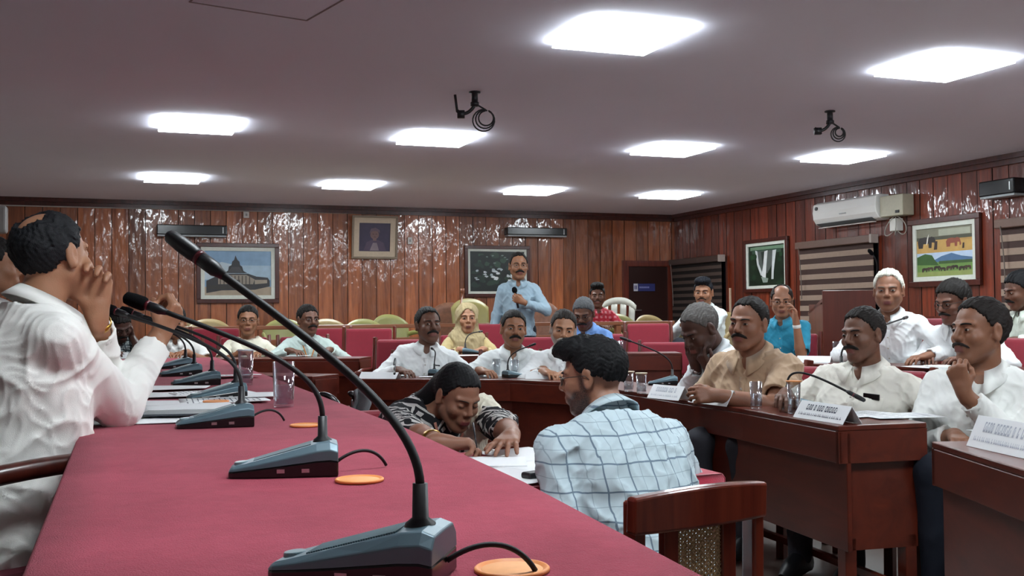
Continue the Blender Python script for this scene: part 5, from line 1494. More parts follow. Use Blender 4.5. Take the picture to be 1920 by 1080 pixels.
# pouch on the desk before the man hiding his face
# desk microphones of the members
def member_mic(px, py, z, rz, tip_px, Zt, lab, sc=1.0, foam=False):
    p = atz(px, py, z); T = atd(tip_px[0], tip_px[1], Zt); a = R(rz); rel = Matrix.Rotation(-a, 3, 'Z') @ (T - Vector((p.x, p.y, z + .001))) / sc
    return mic_unit((p.x, p.y, z + .001), a, lab, rel, 'desk microphones of the members', sc=sc, foam=foam)
member_mic(842, 704, .75, 205, (812, 655), 7.7, 'desk microphone straight in front of the first man in white', .85)
member_mic(985, 707, .75, 190, (992, 649), 7.45, 'desk microphone leaning toward the second man in white', .85)
member_mic(1215, 722, .75, -20, (1183, 640), 6.6, 'flat black desk microphone before the man hiding his face', .9)
member_mic(1542, 765, .75, 168, (1590, 735), 4.75, 'desk microphone whose stem reaches right across the short-sleeved white shirt', 1.0)
member_mic(1640, 705, .85, 150, (1694, 597), 6.7, 'desk microphone slanting in front of the white haired man', 1.0)
member_mic(905, 664, .87, 160, (898, 622), 9.2, 'desk microphone in front of the woman in the beige scarf', .85)
member_mic(235, 668, .85, 170, (176, 612), 9.3, 'desk microphone before the man resting his head on his hand', 1.0)
member_mic(770, 703, .75, 190, (740, 697), 7.4, 'desk microphone at the far left of the middle desk', .8)
# dark chair arms with a bag beside the dais
t = empty('desk_set', (0, 0, 0), 0)
bpy.data.objects.remove(t)
p = atz(632, 770, .66)
def pad(px, py, px1, py1, Z, lab, name='office_chair_arm'):
    a, b = atd(px, py, Z), atd(px1, py1, Z); return a, b
a = atd(596, 742, 5.6); b = atd(640, 762, 5.6); c_ = atd(655, 740, 5.6); d_ = atd(672, 760, 5.6)
t = empty('office_chair', (a.x + .25, a.y, 0), 0, 'black office chair with grey edged arms beside the far part of the red table', 'chair')
base = Vector((a.x + .25, a.y, 0))
for (u, v) in ((a, b), (c_, d_)):
    mb = MB(); mid = (u + v) / 2 + Vector((0, 0, .02)); mb.tube([x - base for x in bez([u, mid + Vector((0, 0, .035)), v + Vector((0, 0, .005)), v - Vector((0, 0, .05))], 10)], .03, 10, flat=.55); mb.build('arm_pad', M_BLACKG, t, smooth=True)
    mb = MB(); mb.tube([(u + v) / 2 - base, (u + v) / 2 - base - Vector((0, 0, .22))], .015, 8); mb.build('arm_post', M_STEEL, t)
ctr = (a + d_) / 2 - base
mb = MB(); mb.box(ctr.x - .22, ctr.x + .22, ctr.y - .22, ctr.y + .22, .4, .48); mb.build('seat', M_BLACK, t, bevel=.03, seg=3)
mb = MB(); mb.tube([(ctr.x, ctr.y, .08), (ctr.x, ctr.y, .4)], .03, 12); mb.build('gas_column', M_STEEL, t)
for k in range(5):
    an = k * 2 * math.pi / 5; mb = MB(); mb.beam((ctr.x, ctr.y, .1), (ctr.x + .26 * math.cos(an), ctr.y + .26 * math.sin(an), .05), .05, .03); mb.tube([(ctr.x + .26 * math.cos(an), ctr.y + .26 * math.sin(an), 0), (ctr.x + .26 * math.cos(an), ctr.y + .26 * math.sin(an), .045)], .022, 10); mb.build('leg', M_BLACK, t)
mb = MB(); g0 = atd(672, 742, 5.5) - base; mb.grid(lambda u, v: (g0.x - .02 + u * .07 + .01 * math.sin(v * 9), g0.y + .02 * math.sin(u * 6), g0.z + .02 - v * .2 + .015 * math.sin(u * 5)), 8, 8)
o = mb.build('cloth_bag', mat('6f7377', .8, bump=.5), None, smooth=True, solid=.02); o.location = base; tag(o, 'grey cloth hanging over the arm of the black office chair', 'cloth')
# ------------------------------------------------------------------ people
def checks(base, line, pitch, lw, name, second=None, warp=.004):
    m, nt, b = newmat(name); tc = N(nt, 'ShaderNodeTexCoord'); nz = N(nt, 'ShaderNodeTexNoise', i_Scale=9.0, i_Detail=2.0)
    nt.links.new(tc.outputs['Object'], nz.inputs['Vector'])
    sub = N(nt, 'ShaderNodeVectorMath', operation='SUBTRACT'); nt.links.new(nz.outputs['Color'], sub.inputs[0]); sub.inputs[1].default_value = (.5, .5, .5)
    sc_ = N(nt, 'ShaderNodeVectorMath', operation='SCALE'); sc_.inputs['Scale'].default_value = warp * 10; nt.links.new(sub.outputs[0], sc_.inputs[0])
    ad = N(nt, 'ShaderNodeVectorMath', operation='ADD'); nt.links.new(tc.outputs['Object'], ad.inputs[0]); nt.links.new(sc_.outputs[0], ad.inputs[1])
    sp = N(nt, 'ShaderNodeSeparateXYZ'); nt.links.new(ad.outputs[0], sp.inputs[0])
    def M_(op, a, v=None, b2=None):
        q = N(nt, 'ShaderNodeMath', operation=op)
        if isinstance(a, (int, float)): q.inputs[0].default_value = a
        else: nt.links.new(a, q.inputs[0])
        if b2 is not None: nt.links.new(b2, q.inputs[1])
        elif v is not None: q.inputs[1].default_value = v
        return q.outputs[0]
    def line_(axis, p, w_, off=0):
        f_ = M_('FRACT', M_('ADD', M_('DIVIDE', axis, p), 100.5 + off)); return M_('LESS_THAN', M_('ABSOLUTE', M_('SUBTRACT', f_, .5)), w_ / p / 2)
    X_ = sp.outputs[0]; Z_ = sp.outputs[2]
    s_ = M_('MAXIMUM', line_(X_, pitch, lw), None, line_(Z_, pitch, lw))
    mx = N(nt, 'ShaderNodeMix', data_type='RGBA'); mx.inputs['A'].default_value = (*lin(base), 1); mx.inputs['B'].default_value = (*lin(line), 1)
    f_ = M_('MULTIPLY', s_, .95); 
    if second:
        s2 = M_('MULTIPLY', M_('MAXIMUM', line_(X_, pitch, lw * .5, .5), None, line_(Z_, pitch, lw * .5, .5)), .45); f_ = M_('MAXIMUM', f_, None, s2)
    nt.links.new(f_, mx.inputs['Factor']); nt.links.new(mx.outputs['Result'], b.inputs['Base Color']); b.inputs['Roughness'].default_value = .85; b.inputs['Sheen Weight'].default_value = .15
    return m
def chevrons():
    m, nt, b = newmat('black_white_print'); tc = N(nt, 'ShaderNodeTexCoord'); sp = N(nt, 'ShaderNodeSeparateXYZ'); nt.links.new(tc.outputs['Object'], sp.inputs[0])
    def M_(op, a, b2=0.0):
        q = N(nt, 'ShaderNodeMath', operation=op)
        for i, v in enumerate((a, b2)):
            if isinstance(v, (int, float)): q.inputs[i].default_value = v
            else: nt.links.new(v, q.inputs[i])
        return q.outputs[0]
    xx = M_('ADD', M_('MULTIPLY', sp.outputs[0], 15.0), M_('MULTIPLY', sp.outputs[1], 9.0))
    fx = M_('ABSOLUTE', M_('SUBTRACT', M_('FRACT', M_('ADD', xx, 50.0)), .5))
    zz = M_('MULTIPLY', sp.outputs[2], 17.0)
    v = M_('FRACT', M_('ADD', M_('ADD', zz, M_('MULTIPLY', fx, 1.5)), 50.0))
    st = M_('LESS_THAN', M_('ABSOLUTE', M_('SUBTRACT', v, .5)), .13)
    # diamonds between the zigzags
    fz = M_('ABSOLUTE', M_('SUBTRACT', M_('FRACT', M_('ADD', M_('ADD', zz, .62), 50.0)), .5))
    dm = M_('LESS_THAN', M_('ADD', M_('MULTIPLY', fx, 1.3), fz), .2)
    s_ = M_('MAXIMUM', st, dm)
    mx = N(nt, 'ShaderNodeMix', data_type='RGBA'); mx.inputs['A'].default_value = (*lin('14151b'), 1); mx.inputs['B'].default_value = (*lin('c9c7c4'), 1)
    nt.links.new(s_, mx.inputs['Factor']); nt.links.new(mx.outputs['Result'], b.inputs['Base Color']); b.inputs['Roughness'].default_value = .85
    return m
def ribbon(o, pts, wd, m, name, off=.004, thick=.0025):
    """a strip of cloth lying on the clothes: pts are (x, u) in the chest plane"""
    J, surf = o['J'], o['surf']; P = [surf(x, u, off) for x, u in pts]; mb = MB()
    for i, p in enumerate(P):
        a = P[max(0, i - 1)]; b_ = P[min(len(P) - 1, i + 1)]; t_ = unit(b_ - a); s_ = unit(np.cross(t_, J['F'])); w_ = wd(i / (len(P) - 1)) if callable(wd) else wd
        mb.v += [tuple(p - s_ * w_ / 2), tuple(p + s_ * w_ / 2)]
    for i in range(len(P) - 1): mb.face((2 * i, 2 * i + 1, 2 * i + 3, 2 * i + 2))
    return mb.build(name, m, o['root'], smooth=True, solid=thick)
def lanyard(o, col, card=True):
    L = o['J']['L']; n = 12
    for s in (-1, 1): ribbon(o, [(s * (.062 - .052 * (i / n)), L - .045 - (L * .42) * (i / n)) for i in range(n + 1)], .010, mat(col, .6, name='lanyard_ribbon'), 'lanyard', off=.006)
def band(o, sd, m, name, k=.0, r=.03, w_=.012):
    J = o['J']; W_ = J['W' + sd]; E = J['E' + sd]; d = unit(W_ - E); c = W_ - d * k; mb = MB()
    a = unit(np.cross(d, [0, 0, 1.01])); b_ = np.cross(d, a)
    mb.tube([c - d * w_, c - d * w_ * .8, c + d * w_ * .8, c + d * w_], [r - .002, r, r, r - .002], 20, caps=False); mb.build(name, m, o['root'], smooth=True)
SK = dict(fair='a9795c', mid='946549', dark='6b4635', vdark='4b3028')
def seatchair(o, lab, z, off=.05, h=.93):
    a = R(o['face']); l_ = o['loc']; return red_chair((l_.x + math.cos(a) * off, l_.y + math.sin(a) * off), o['face'], lab, None, z, h)
def hand_on(z, y=.4, x=.1, s=1, **k): d = dict(wrist=(s * x, y, z), pole=(s * .9, -.3, -.6), dir=(-s * .6, .8, -.1), palm=(0, 0, -1), curl=.4); d.update(k); return d
dz = .78

# 1 the speaker at the dais
o = person(dict(label='man in white at the dais with thinning hair, gesturing with a raised fist', head=atd(100, 482, 2.85), hpx=166, Z=2.85, face=18, floor=DZ, sc=1.05, skin=SK['fair'], hairc='14161a', hair='crown_bald', hth=.007,
    shirt='f4f4ef', trousers='d9d8cc', lean=14, yaw=26, pitch=4, roll=-4, belly=.06, fat=1.1, wide=1.05, res=.005, sres=.006, hem=-.15, fold=.007, seed=3, cuff=.86, bottom='white_wrap', tl=1.0, beard=None,
    armR=dict(elbow_w=(.035, 3.17, .955), wrist_w=tuple(atd(296, 636, 3.2)), dir_w=(.45, .1, .75), palm_w=(-.75, .5, .35), curl=[1.05, 1.1, 1.1, 1.1], thumb=.9),
    armL=dict(elbow_w=(.0, 3.36, .955), wrist_w=tuple(atd(181, 596, 2.9)), dir_w=(-.02, -.05, 1), palm_w=(-.15, -1, .1), curl=[.12, .75, .8, .85], thumb=.2, spread=.4)))
band(o, 'L', M_GOLD, 'gold_bracelet', k=.02, r=.036, w_=.008)
ch = o
# his wooden armchair
a = R(30); l_ = o['loc']; t = empty('wooden_armchair', (l_.x - .06, l_.y - .03, DZ), a - R(90), 'dark wooden armchair with curved arms under the man at the dais', 'chair')
mb = MB(); mb.box(-.27, .27, -.24, .26, .36, .42); mb.build('seat_frame', M_DARKW, t, bevel=.01)
mb = MB(); mb.box(-.25, .25, -.22, .25, .42, .45); mb.build('seat', mat('571325', .8, name='maroon_velvet'), t, bevel=.012)
for s in (-1, 1):
    mb = MB(); pts = bez([(s * .27, -.3, .64), (s * .3, -.1, .70), (s * .31, .1, .71), (s * .31, .3, .70), (s * .3, .36, .69)], 12)
    mb.tube(pts, [.024] * 11 + [.022, .015], 10, flat=1.0); mb.build('armrest', M_DARKW, t, smooth=True)
    mb = MB(); mb.tube(bez([(s * .3, .22, .69), (s * .3, .12, .57), (s * .28, .26, .46), (s * .27, .24, .38)], 12), [.024] * 13, 10, flat=1.0); mb.build('arm_support', M_DARKW, t, smooth=True)
    mb = MB(); mb.beam((s * .25, .23, 0), (s * .25, .23, .37), .05, .05, (0, 1, 0)); mb.build('leg', M_DARKW, t)
    mb = MB(); mb.beam((s * .24, -.24, 0), (s * .26, -.36, 1.0), .045, .05, (0, 1, 0)); mb.build('back_post', M_DARKW, t)
mb = MB(); mb.beam((-.26, -.36, .98), (.26, -.36, .98), .04, .08); mb.build('top_rail', M_DARKW, t)
mb = MB(); mb.beam((-.25, -.28, .52), (.25, -.28, .52), .03, .05); mb.build('lower_rail', M_DARKW, t)
mb = MB(); mb.hexa([(-.21, -.3, .54), (.21, -.3, .54), (.21, -.27, .54), (-.21, -.27, .54), (-.21, -.37, .94), (.21, -.37, .94), (.21, -.34, .94), (-.21, -.34, .94)]); mb.build('backrest', mat('571325', .8, name='maroon_velvet'), t)
# 2 his neighbour
o = person(dict(label='man cut off by the left edge, sitting beyond the man at the dais', head=atd(-14, 500, 3.9), hpx=112, Z=3.9, face=20, floor=DZ, skin=SK['mid'], shirt='c9c9c6', lean=4, yaw=-10, armR=hand_on(.79, .42), armL=hand_on(.79, .42, s=-1)))
seatchair(o, 'red chair of the man at the left edge', DZ)
# 3, 4 far left
M_CK3 = checks('b9c4c4', '39464f', .045, .012, 'small_dark_checks', True)
o = person(dict(label='man in a checked shirt at the far left resting his bowed head on his hand', head=atd(225, 610, 9.6), hpx=62, Z=9.6, face=-78, floor=TI1, skin=SK['vdark'], shirt=M_CK3, half=True, lean=20, pitch=-35, yaw=10, roll=10, mous='111111', armL=dict(tohead=(-.085, .03, -.1), dir=(.1, -.1, 1), palm=(.8, 0, 0), relh=1, pole=(-.5, .2, -1), curl=.3), armR=hand_on(.8)))
seatchair(o, 'red chair of the man resting his head', TI1)
o = person(dict(label='person in white at the far left mostly hidden behind the raised fist', head=atd(328, 603, 9.5), hpx=58, Z=9.5, face=-95, floor=TI1, skin=SK['mid'], shirt='e9e9e6', half=True, lean=14, pitch=-10, armR=hand_on(.8), armL=hand_on(.8, s=-1)))
seatchair(o, 'red chair of the person hidden behind the fist', TI1)
# 5 woman in cream
o = person(dict(label='woman in cream with spectacles and dark hair tied back, far left', head=atd(465, 611, 9.75), hpx=58, Z=9.75, face=-90, floor=TI1, skin=SK['mid'], shirt='e6e2cf', trousers='ddd8c4', bottom='loose_trousers', half=True, round_neck=True, collar=False, lean=8, yaw=-8, pitch=0, wide=.92, thin=.85, hair='long', fem=1, glasses='2b1a16', browc='1b1512', mousw=.02,
    hair_tail=[((-.0, -.09, -.02), (.0, -.1, -.1), .045, .03)], hbox=(.14, .2, .24, .16), top='blouse', armR=hand_on(.79, .38), armL=hand_on(.79, .38, s=-1), jaw=.92))
L = o['J']['L']
for s in (-1, 1): ribbon(o, [(s * (.15 - .135 * (i / 10) ** .8), L - .045 - .2 * (i / 10)) for i in range(11)], .09, mat('efebda', .85, name='cream_shawl'), 'shawl', off=.004, thick=.01)
seatchair(o, 'red chair of the woman in cream', TI1)
# 6 man with lanyard
o = person(dict(label='man in pale green shirt with spectacles, moustache and orange lanyard', head=atd(578, 600, 9.8), hpx=57, Z=9.8, face=-92, floor=TI1, skin=SK['dark'], shirt='c2d3cd', lean=8, yaw=16, mous='100e0d', glasses='1c1c1e', placket=1, half=False, armR=hand_on(.8, .36, .2), armL=hand_on(.8, .36, .15, s=-1)))
lanyard(o, 'd98a3c'); seatchair(o, 'red chair of the man with the orange lanyard', TI1)
# 7 man A
o = person(dict(label='moustached man in a white shirt leaning back at the left of the middle desk', head=atd(803, 610, 8.15), hpx=70, Z=8.15, face=-108, floor=0, skin=SK['dark'], shirt='edf1f1', mous='171311', recede=.6, lean=4, side=-6, yaw=22, pitch=4, gaze=1, pocket='pen', placket=1, fat=1.12, wide=1.05, belly=.06, seed=4, armR=hand_on(.8, .35, .15), armL=hand_on(.79, .3, .25, s=-1)))
seatchair(o, 'red chair of the moustached man at the left of the middle desk', 0)
# 8 scarf woman
o = person(dict(label='woman wearing a beige scarf over her head', head=atd(876, 606, 9.9), hpx=60, Z=9.9, face=-100, floor=TI1, skin='b07f60', shirt='c9b582', lean=8, wide=.92, round_neck=True, collar=False, yaw=-3, top='blouse', fem=1, hair='long', hth=.002, recede=1.0, armR=hand_on(.79, .36), armL=hand_on(.79, .36, s=-1), jaw=.92))
sc_f = Fld(); J = o['J']; Rh_ = J['Rh']; hs = o['hs']; hp = o['hp']
sc_f.u(group(Fld().u(p_ell((0, -.02, .03), (.092, .112, .104))).u(p_ell((0, -.03, -.06), (.085, .09, .1)), .03).cut(p_ell((0, .11, -.005), (.062, .1, .083)), .01), J['H'], Rh_, .18 * hs, hs))
sc_f.u(p_ell(J['N'] - J['U'] * .035, (.175, .12, .1)), .05); sc_f.u(p_ell(J['N'] - J['U'] * .13 + J['F'] * .06, (.15, .105, .13)), .06)
sc_f.disp(folds(.012, 30, 2.2, .6)); c_ = J['N']; P, Fc = nets(sc_f, c_ - np.array([.26, .24, .34]), c_ + np.array([.26, .26, .36]), .008)
npmesh('headscarf', P, Fc, [mat('b09f78', .85, var=.03, bump=.3, name='beige_scarf')], o['root'])
seatchair(o, 'red chair of the woman in the beige scarf', TI1)
# 9 man B
o = person(dict(label='moustached man in a white shirt behind two tumblers at the middle desk', head=atd(963, 617, 8.0), hpx=73, Z=8.0, face=-108, floor=0, skin=SK['mid'], shirt='e9efef', mous='171311', recede=.3, lean=10, yaw=6, roll=-3, placket=1, fat=1.15, wide=1.1, belly=.08, seed=7, armR=hand_on(.8, .4, .25), armL=hand_on(.8, .4, .2, s=-1)))
seatchair(o, 'red chair of the moustached man behind two tumblers', 0)
# 10 man C
o = person(dict(label='grey bearded man in white half hidden by the checked shirt man\'s head', head=atd(1056, 618, 7.75), hpx=72, Z=7.75, face=-118, floor=0, skin=SK['fair'], shirt='eef2f3', hairc='2c2825', beard='a59d96', mous='b5aca4', lean=8, yaw=8, pitch=-8, roll=-6, recede=.4, placket=1, seed=9, armR=hand_on(.8), armL=hand_on(.8, s=-1)))
seatchair(o, 'red chair of the grey bearded man', 0)
# 11 standing man
o = person(dict(label='standing man in a light blue shirt speaking into a handheld microphone', head=atd(972, 499, 10.8), hpx=53, Z=10.8, face=-112, floor=TI1, stand=True, skin=SK['mid'], shirt='94abb9', trousers='1e2430', mous='171311', recede=1.0, browc='222222', glasses='3a3030', lean=1, yaw=10, placket=1, pocket=1, seed=5, hem=-.06, fat=.98, wide=.93, thin=.92,
    armL=dict(wrist=(-.06, .24, 1.22), pole=(-1, -.2, -.6), dir=(.75, .25, .35), palm=(.1, -.9, .2), curl=[1.0, 1.1, 1.1, 1.1], thumb=.8), armR=dict(wrist=(.27, .02, .83), pole=(.4, -1, 0), dir=(.05, .1, -1), palm=(-1, 0, 0), curl=.35)))
J = o['J']; Rm = J['HdL'][0]; c = J['WL'] + Rm[:, 1] * .085 - Rm[:, 2] * .03; d = unit(np.array([-.15, -.1, 1.0]) * np.array([1, 1, 1]) + np.array([.35, 0, 0]))
mb = MB(); mb.tube([c - d * .1, c + d * .06], [.011, .016], 12); mm = mb.build('handheld_microphone', M_BLACK, None, smooth=True); mm.location = o['loc']; mm.rotation_euler = (0, 0, R(o['face'] - 90)); tag(mm, 'black handheld microphone in the fist of the standing man', 'microphone')
mb = MB(); mb.tube([c + d * .058, c + d * .065, c + d * .085, c + d * .105, c + d * .115], [.017, .025, .028, .022, .01], 14); mb.build('grille_ball', M_FOAM, mm, smooth=True)
# 12 blue shirt
o = person(dict(label='grey haired man in a bright blue shirt looking down', head=atd(1094, 588, 9.6), hpx=62, Z=9.6, face=-135, floor=TI1, skin=SK['dark'], shirt='6f9cdc', hairc='55575a', mous='201c1a', glasses='2a2a2a', lean=24, yaw=8, pitch=-22, fat=1.1, seed=2, armR=hand_on(.8, .42), armL=hand_on(.8, .42, s=-1)))
seatchair(o, 'red chair of the man in bright blue', TI1)
# 13 young man behind
M_CK13 = checks('d77f88', 'b5162f', .06, .03, 'red_white_checks')
o = person(dict(label='young man in red checks sitting behind the man in bright blue', head=atd(1120, 563, 12.9), hpx=50, Z=12.9, face=-100, floor=TI2, skin=SK['dark'], shirt=M_CK13, half=True, lean=12, yaw=-14, hairc='0c0b0b', hair_extra=[((0, .02, .11), (.07, .08, .04))], mous='231a17', mousr=.005, armR=hand_on(.72), armL=hand_on(.72, s=-1)))
plastic_chair('plastic_chair', (o['loc'].x, o['loc'].y), o['face'], 'plastic chair under the young man in red checks', M_PT, TI2)
# 14 white shirt, chin on fist
o = person(dict(label='man in white resting his chin on his fist near the dark striped blind', head=atd(1319, 552, 10.9), hpx=56, Z=10.9, face=-150, floor=TI2, skin=SK['mid'], shirt='e2ecec', hairc='10131c', hair_extra=[((0, .03, .105), (.07, .08, .04))], mous='1b1512', mousr=.006, lean=14, yaw=18, pitch=-4, armL=dict(tohead=(.0, .055, -.185), dir=(.3, .2, .8), palm=(0, -1, .2), relh=1, pole=(-.8, .2, -1), curl=[1, 1.1, 1.1, 1.1]), armR=hand_on(.74, .35)))
plastic_chair('plastic_chair', (o['loc'].x, o['loc'].y), o['face'], 'plastic chair under the man resting his chin on his fist', M_PT, TI2)
# 15 man hiding his face
o = person(dict(label='elderly man with thin grey hair in white hiding his face in both hands', head=atd(1312, 617, 6.0), hpx=92, Z=6.0, face=182, floor=0, skin=SK['vdark'], shirt='e3eaee', hairc='5b5856', hth=.005, recede=.7, lean=26, yaw=6, pitch=-34, seed=6, res=.0055, placket=1,
    armR=dict(tohead=(.045, .1, -.17), dir=(-.15, -.1, 1), palm=(-.1, -1, .0), relh=1, pole=(.5, .3, -1), curl=[.25, .3, .35, .4], spread=.5), armL=dict(tohead=(-.055, .1, -.18), dir=(.2, -.1, 1), palm=(.1, -1, .1), relh=1, pole=(-.5, .3, -1), curl=[.5, .6, .7, .9], spread=.4)))
band(o, 'R', M_STEEL, 'wrist_watch', k=.01, r=.032)
seatchair(o, 'red chair of the elderly man hiding his face', 0)
# 16 blue tee
o = person(dict(label='bald fronted man in a turquoise shirt with spectacles holding a phone to his ear', head=atd(1466, 565, 9.0), hpx=60, Z=9.0, face=-140, floor=TI1, skin='a5745a', shirt='2f9dc0', half=True, hair='bald_front', hairc='2a2420', glasses='31272a', lean=10, yaw=14, pitch=-6, mousr=.004, seed=8, placket=1,
    armL=dict(elbow_w=tuple(atd(1503, 676, 8.8)), wrist_w=tuple(atd(1493, 605, 8.75)), dir_w=(-.15, 0, 1), palm_w=(-.9, .3, 0), curl=[.3, .4, .5, .6]), armR=hand_on(.8, .4)))
band(o, 'L', M_WHITE, 'wrist_watch', k=.03, r=.034, w_=.014)
p1 = o['hp']((-.092, .012, -.045)); mb = MB(); mb.box(-.004, .004, -.035, .035, -.07, .07)
q = mb.build('phone', M_BLACKG, None, bevel=.003); q.location = Vector(o['Rz'] @ p1) + o['loc']; q.rotation_euler = (R(15), 0, R(o['face'] - 90 + 14)); tag(q, 'dark phone held to the ear of the man in turquoise', 'phone')
seatchair(o, 'red chair of the man in turquoise', TI1)
# 17 beige man
hx = atz(1322, 738, .79)
o = person(dict(label='smiling moustached man in a beige short-sleeved shirt with clasped hands', head=atd(1403, 607, 5.45), hpx=98, Z=5.45, face=204, floor=0, sc=1.04, skin='8f624c', shirt='b79a7d', half=True, hairc='191412', mous='14100f', mousr=.0095, recede=.9, lean=18, yaw=4, pitch=-2, roll=-3, fat=1.18, wide=1.08, belly=.1, jaw=1.08, hth=.007, seed=11, res=.005, placket=1, thin=1.1, lipc='8a524a', trousers='2b2b33',
    armR=dict(wrist_w=tuple(atz(1352, 716, .815)), dir_w=(-.95, -.1, -.05), palm_w=(.2, -.7, -.5), pole=(.7, -.3, -.8), curl=[.7, .75, .8, .85]), armL=dict(wrist_w=tuple(atz(1350, 742, .80)), dir_w=(-.9, .35, .05), palm_w=(.1, .8, -.3), pole=(-.9, -.2, -.8), curl=[.6, .65, .7, .75])))
seatchair(o, 'red chair behind the man in beige', 0)
# 18 short sleeved white shirt
o = person(dict(label='moustached man in a white short-sleeved shirt sitting with one arm akimbo, phone in pocket', head=atd(1617, 632, 5.0), hpx=100, Z=5.0, face=206, floor=0, sc=1.03, skin='6f4a39', shirt='ece9de', half=True, hairc='221d1b', mous='171311', mousr=.0105, recede=.5, lean=4, side=-4, yaw=-14, pitch=-3, roll=2, fat=1.15, wide=1.08, belly=.08, seed=12, res=.005, pocket='phone', placket=1, browc='171311',
    armL=dict(wrist=(-.2, .14, .62), pole=(-1, -.1, .35), dir=(.8, .4, -.3), palm=(.3, -.3, -1), curl=.4), armR=dict(wrist=(.2, .36, .8), pole=(.8, -.4, -.8), dir=(-.4, .9, -.1), palm=(0, 0, -1), curl=.4)))
seatchair(o, 'red chair of the man with one arm akimbo', 0)
# 19 white hair
o = person(dict(label='white haired man in a white shirt in the second row', head=atd(1666, 545, 7.3), hpx=86, Z=7.3, face=216, floor=TI1, sc=1.02, skin='8b5f48', shirt='edf0f1', half=False, hairc='d6d3c4', hth=.012, wave=.004, browc='6b645c', recede=.9, lean=16, yaw=8, pitch=-3, seed=13, placket=1, hz=.62, jaw=1.06, res=.006, lipc='774444',
    armR=hand_on(.79, .4, .15), armL=hand_on(.79, .42, .3, s=-1)))
seatchair(o, 'red chair of the white haired man', TI1)
# 20 man with glasses
o = person(dict(label='man in white with spectacles and moustache looking down beside the white haired man', head=atd(1786, 566, 7.0), hpx=84, Z=7.0, face=190, floor=TI1, skin='6f4838', shirt='eef1f2', hairc='16120f', hth=.014, mous='15110f', mousr=.009, glasses='2c2a2a', lean=24, yaw=-4, pitch=-14, seed=14, placket=1, res=.006,
    armR=hand_on(.8, .42), armL=hand_on(.8, .42, .2, s=-1)))
band(o, 'L', M_BLACK, 'wrist_watch', k=.02, r=.042)
seatchair(o, 'red chair of the man looking down with spectacles', TI1)
# 21 man with hand at chin
o = person(dict(label='man in a white long-sleeved shirt holding his fist to his chin at the right', head=atd(1836, 637, 4.55), hpx=124, Z=4.55, face=214, floor=0, sc=1.04, skin='8d6049', shirt='f0f2ee', hairc='1f1917', mous='2a2220', mousr=.007, recede=.6, lean=8, yaw=-36, pitch=2, roll=2, fat=1.15, wide=1.05, belly=.08, seed=15, res=.005, placket=1, trousers='0b1424', cuff=.82,
    armL=dict(wrist_w=tuple(atd(1808, 738, 4.3)), pole=(-.3, .1, -1), dir_w=(-.25, .15, 1), palm_w=(.9, .4, .1), curl=[1.12, 1.15, 1.18, 1.2], thumb=.9), armR=dict(wrist=(.06, .3, .66), pole=(.8, -.3, -.8), dir=(-.4, .9, -.1), palm=(0, 0, -1), curl=.4)))
seatchair(o, 'red chair of the man with his fist at his chin', 0)
# 22 right edge
o = person(dict(label='man in a pale green-white shirt cut by the right edge of the picture', head=atd(1912, 545, 8.0), hpx=76, Z=8.0, face=178, floor=TI1, skin=SK['dark'], shirt='dfe8db', hairc='0f1013', hth=.014, mous='15110f', lean=12, yaw=-12, pitch=-14, seed=16, hz=.62, armR=hand_on(.88, .42), armL=hand_on(.88, .42, .2, s=-1)))
seatchair(o, 'red chair at the right edge of the picture', TI1)

# 23 woman writing
M_CHEV = chevrons()
o = person(dict(label='woman in black and white zigzag print writing at the small red table', head=atd(858, 744, 3.8), hpx=116, Z=3.8, face=-84, floor=0, sc=.97, skin='916550', shirt=M_CHEV, trousers='1a1a20', bottom='loose_trousers', top='tunic', half=False, cuff=.42, round_neck=True, collar=False, wide=1.0, fat=1.1, lean=22, hf=.085, hd=.075, yaw=10, pitch=-25, roll=-4, hair='long', hairc='0e0e11', hth=.009, wavef=.5, wave=.001, fine=.35, browc='241c1a', jaw=.9, fem=1, eyes=False, lash=True, eyeopen=-.004, res=.005, sres=.006, seed=17, lipc='8a4548', shadow=0,
    hair_tail=[((0, -.1, -.0), (.03, -.15, -.12), .055, .05), ((.03, -.15, -.12), (.05, -.14, -.2), .05, .035)], hbox=(.16, .23, .28, .16), kz=[-.03, -.03, -.02, -.01, .0, .01, .008, .006, .004],
    armR=dict(wrist_w=tuple(atz(868, 852, .79)), dir_w=(1, -.25, -.1), palm_w=(.1, -.4, -1), pole=(.9, .2, -.5), curl=[.65, .75, .9, .95], thumb=.7),
    armL=dict(wrist_w=tuple(atz(978, 828, .80)), dir_w=(-.5, -.8, -.12), palm_w=(0, 0, -1), pole=(-.9, .0, -.3), curl=[.15, .15, .2, .25], spread=.6, thumb=.1)))
w1 = o
band(o, 'R', M_GOLD, 'wrist_watch', k=.06, r=.036, w_=.014)
L = o['J']['L']; lanyard(o, 'c98a78')
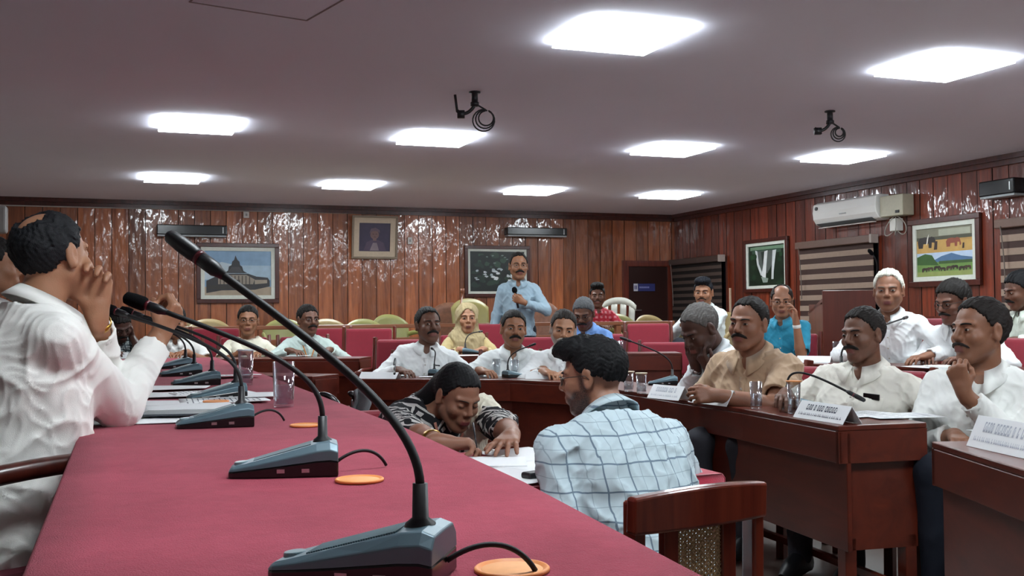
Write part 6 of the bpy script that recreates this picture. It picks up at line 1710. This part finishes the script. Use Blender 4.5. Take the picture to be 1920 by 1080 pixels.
J = o['J']; sf = Fld(); S_ = J['SL']; sf.u(p_cap(J['N'] - J['U'] * .03 - J['X'] * .06, S_ + J['U'] * .0, .068, .074)).u(p_cap(S_, S_ + (J['EL'] - S_) * .38, .07, .068), .03).u(p_cap(S_ + J['X'] * .02, S_ + J['F'] * .09 - J['U'] * .12 + J['X'] * .04, .06, .05), .04)
sf.u(p_cap(J['N'] - J['U'] * .07 - J['X'] * .075 + J['F'] * .075, J['P0'] + J['U'] * .1 - J['X'] * .085 + J['F'] * .105, .05, .062), .04)
sf.cut(p_cap(J['N'] - J['U'] * .06, J['H'], .066, .085), .01); sf.disp(folds(.012, 30, 4.0, .5)); P, Fc = nets(sf, S_ - np.array([.3, .3, .5]), S_ + np.array([.3, .34, .26]), .006); npmesh('shoulder_drape', P, Fc, [mat('e4dfcc', .85, name='cream_shawl')], o['root'])
Rm = J['HdR'][0]; c = J['WR'] + Rm[:, 1] * .11 - Rm[:, 2] * .01; mb = MB(); mb.tube([c + np.array([.0, .02, -.02]), c + np.array([-.02, -.05, .05])], [.002, .0032], 8)
q = mb.build('pen', M_BLACK, None, smooth=True); q.location = o['loc']; q.rotation_euler = (0, 0, R(o['face'] - 90)); tag(q, 'pen in the hand of the writing woman', 'pen')
seatchair(o, 'red chair behind the writing woman', 0, h=.85)
# 24 man in checks
M_CK24 = checks('b9cbd2', '64788a', .07, .0042, 'blue_window_checks', True, .0015)
o = person(dict(label='young bearded man in a pale blue checked shirt seen from behind', head=atd(1110, 706, 2.98), hpx=132, Z=2.98, face=99, floor=0, sc=.97, skin='9b6d56', shirt=M_CK24, trousers='23252e', hairc='0a0b0e', hth=.011, wave=.0035, beard='33241f', hair_extra=[((0, .035, .092), (.07, .082, .045))], kz=[.035, .04, .035, .012, 0, 0, 0, -.01, -.01], glasses='2a2422', lean=27, yaw=38, pitch=-8, wide=1.08, fat=1.06, res=.005, sres=.006, seed=18, fold=.009,
    armL=dict(wrist=(-.13, .27, .66), pole=(-.3, -.6, -1), dir=(.5, .8, -.1), palm=(0, 0, -1), curl=.4), armR=dict(wrist=(.1, .3, .66), pole=(.8, -.3, -.8), dir=(-.4, .9, -.1), palm=(0, 0, -1), curl=.4)))
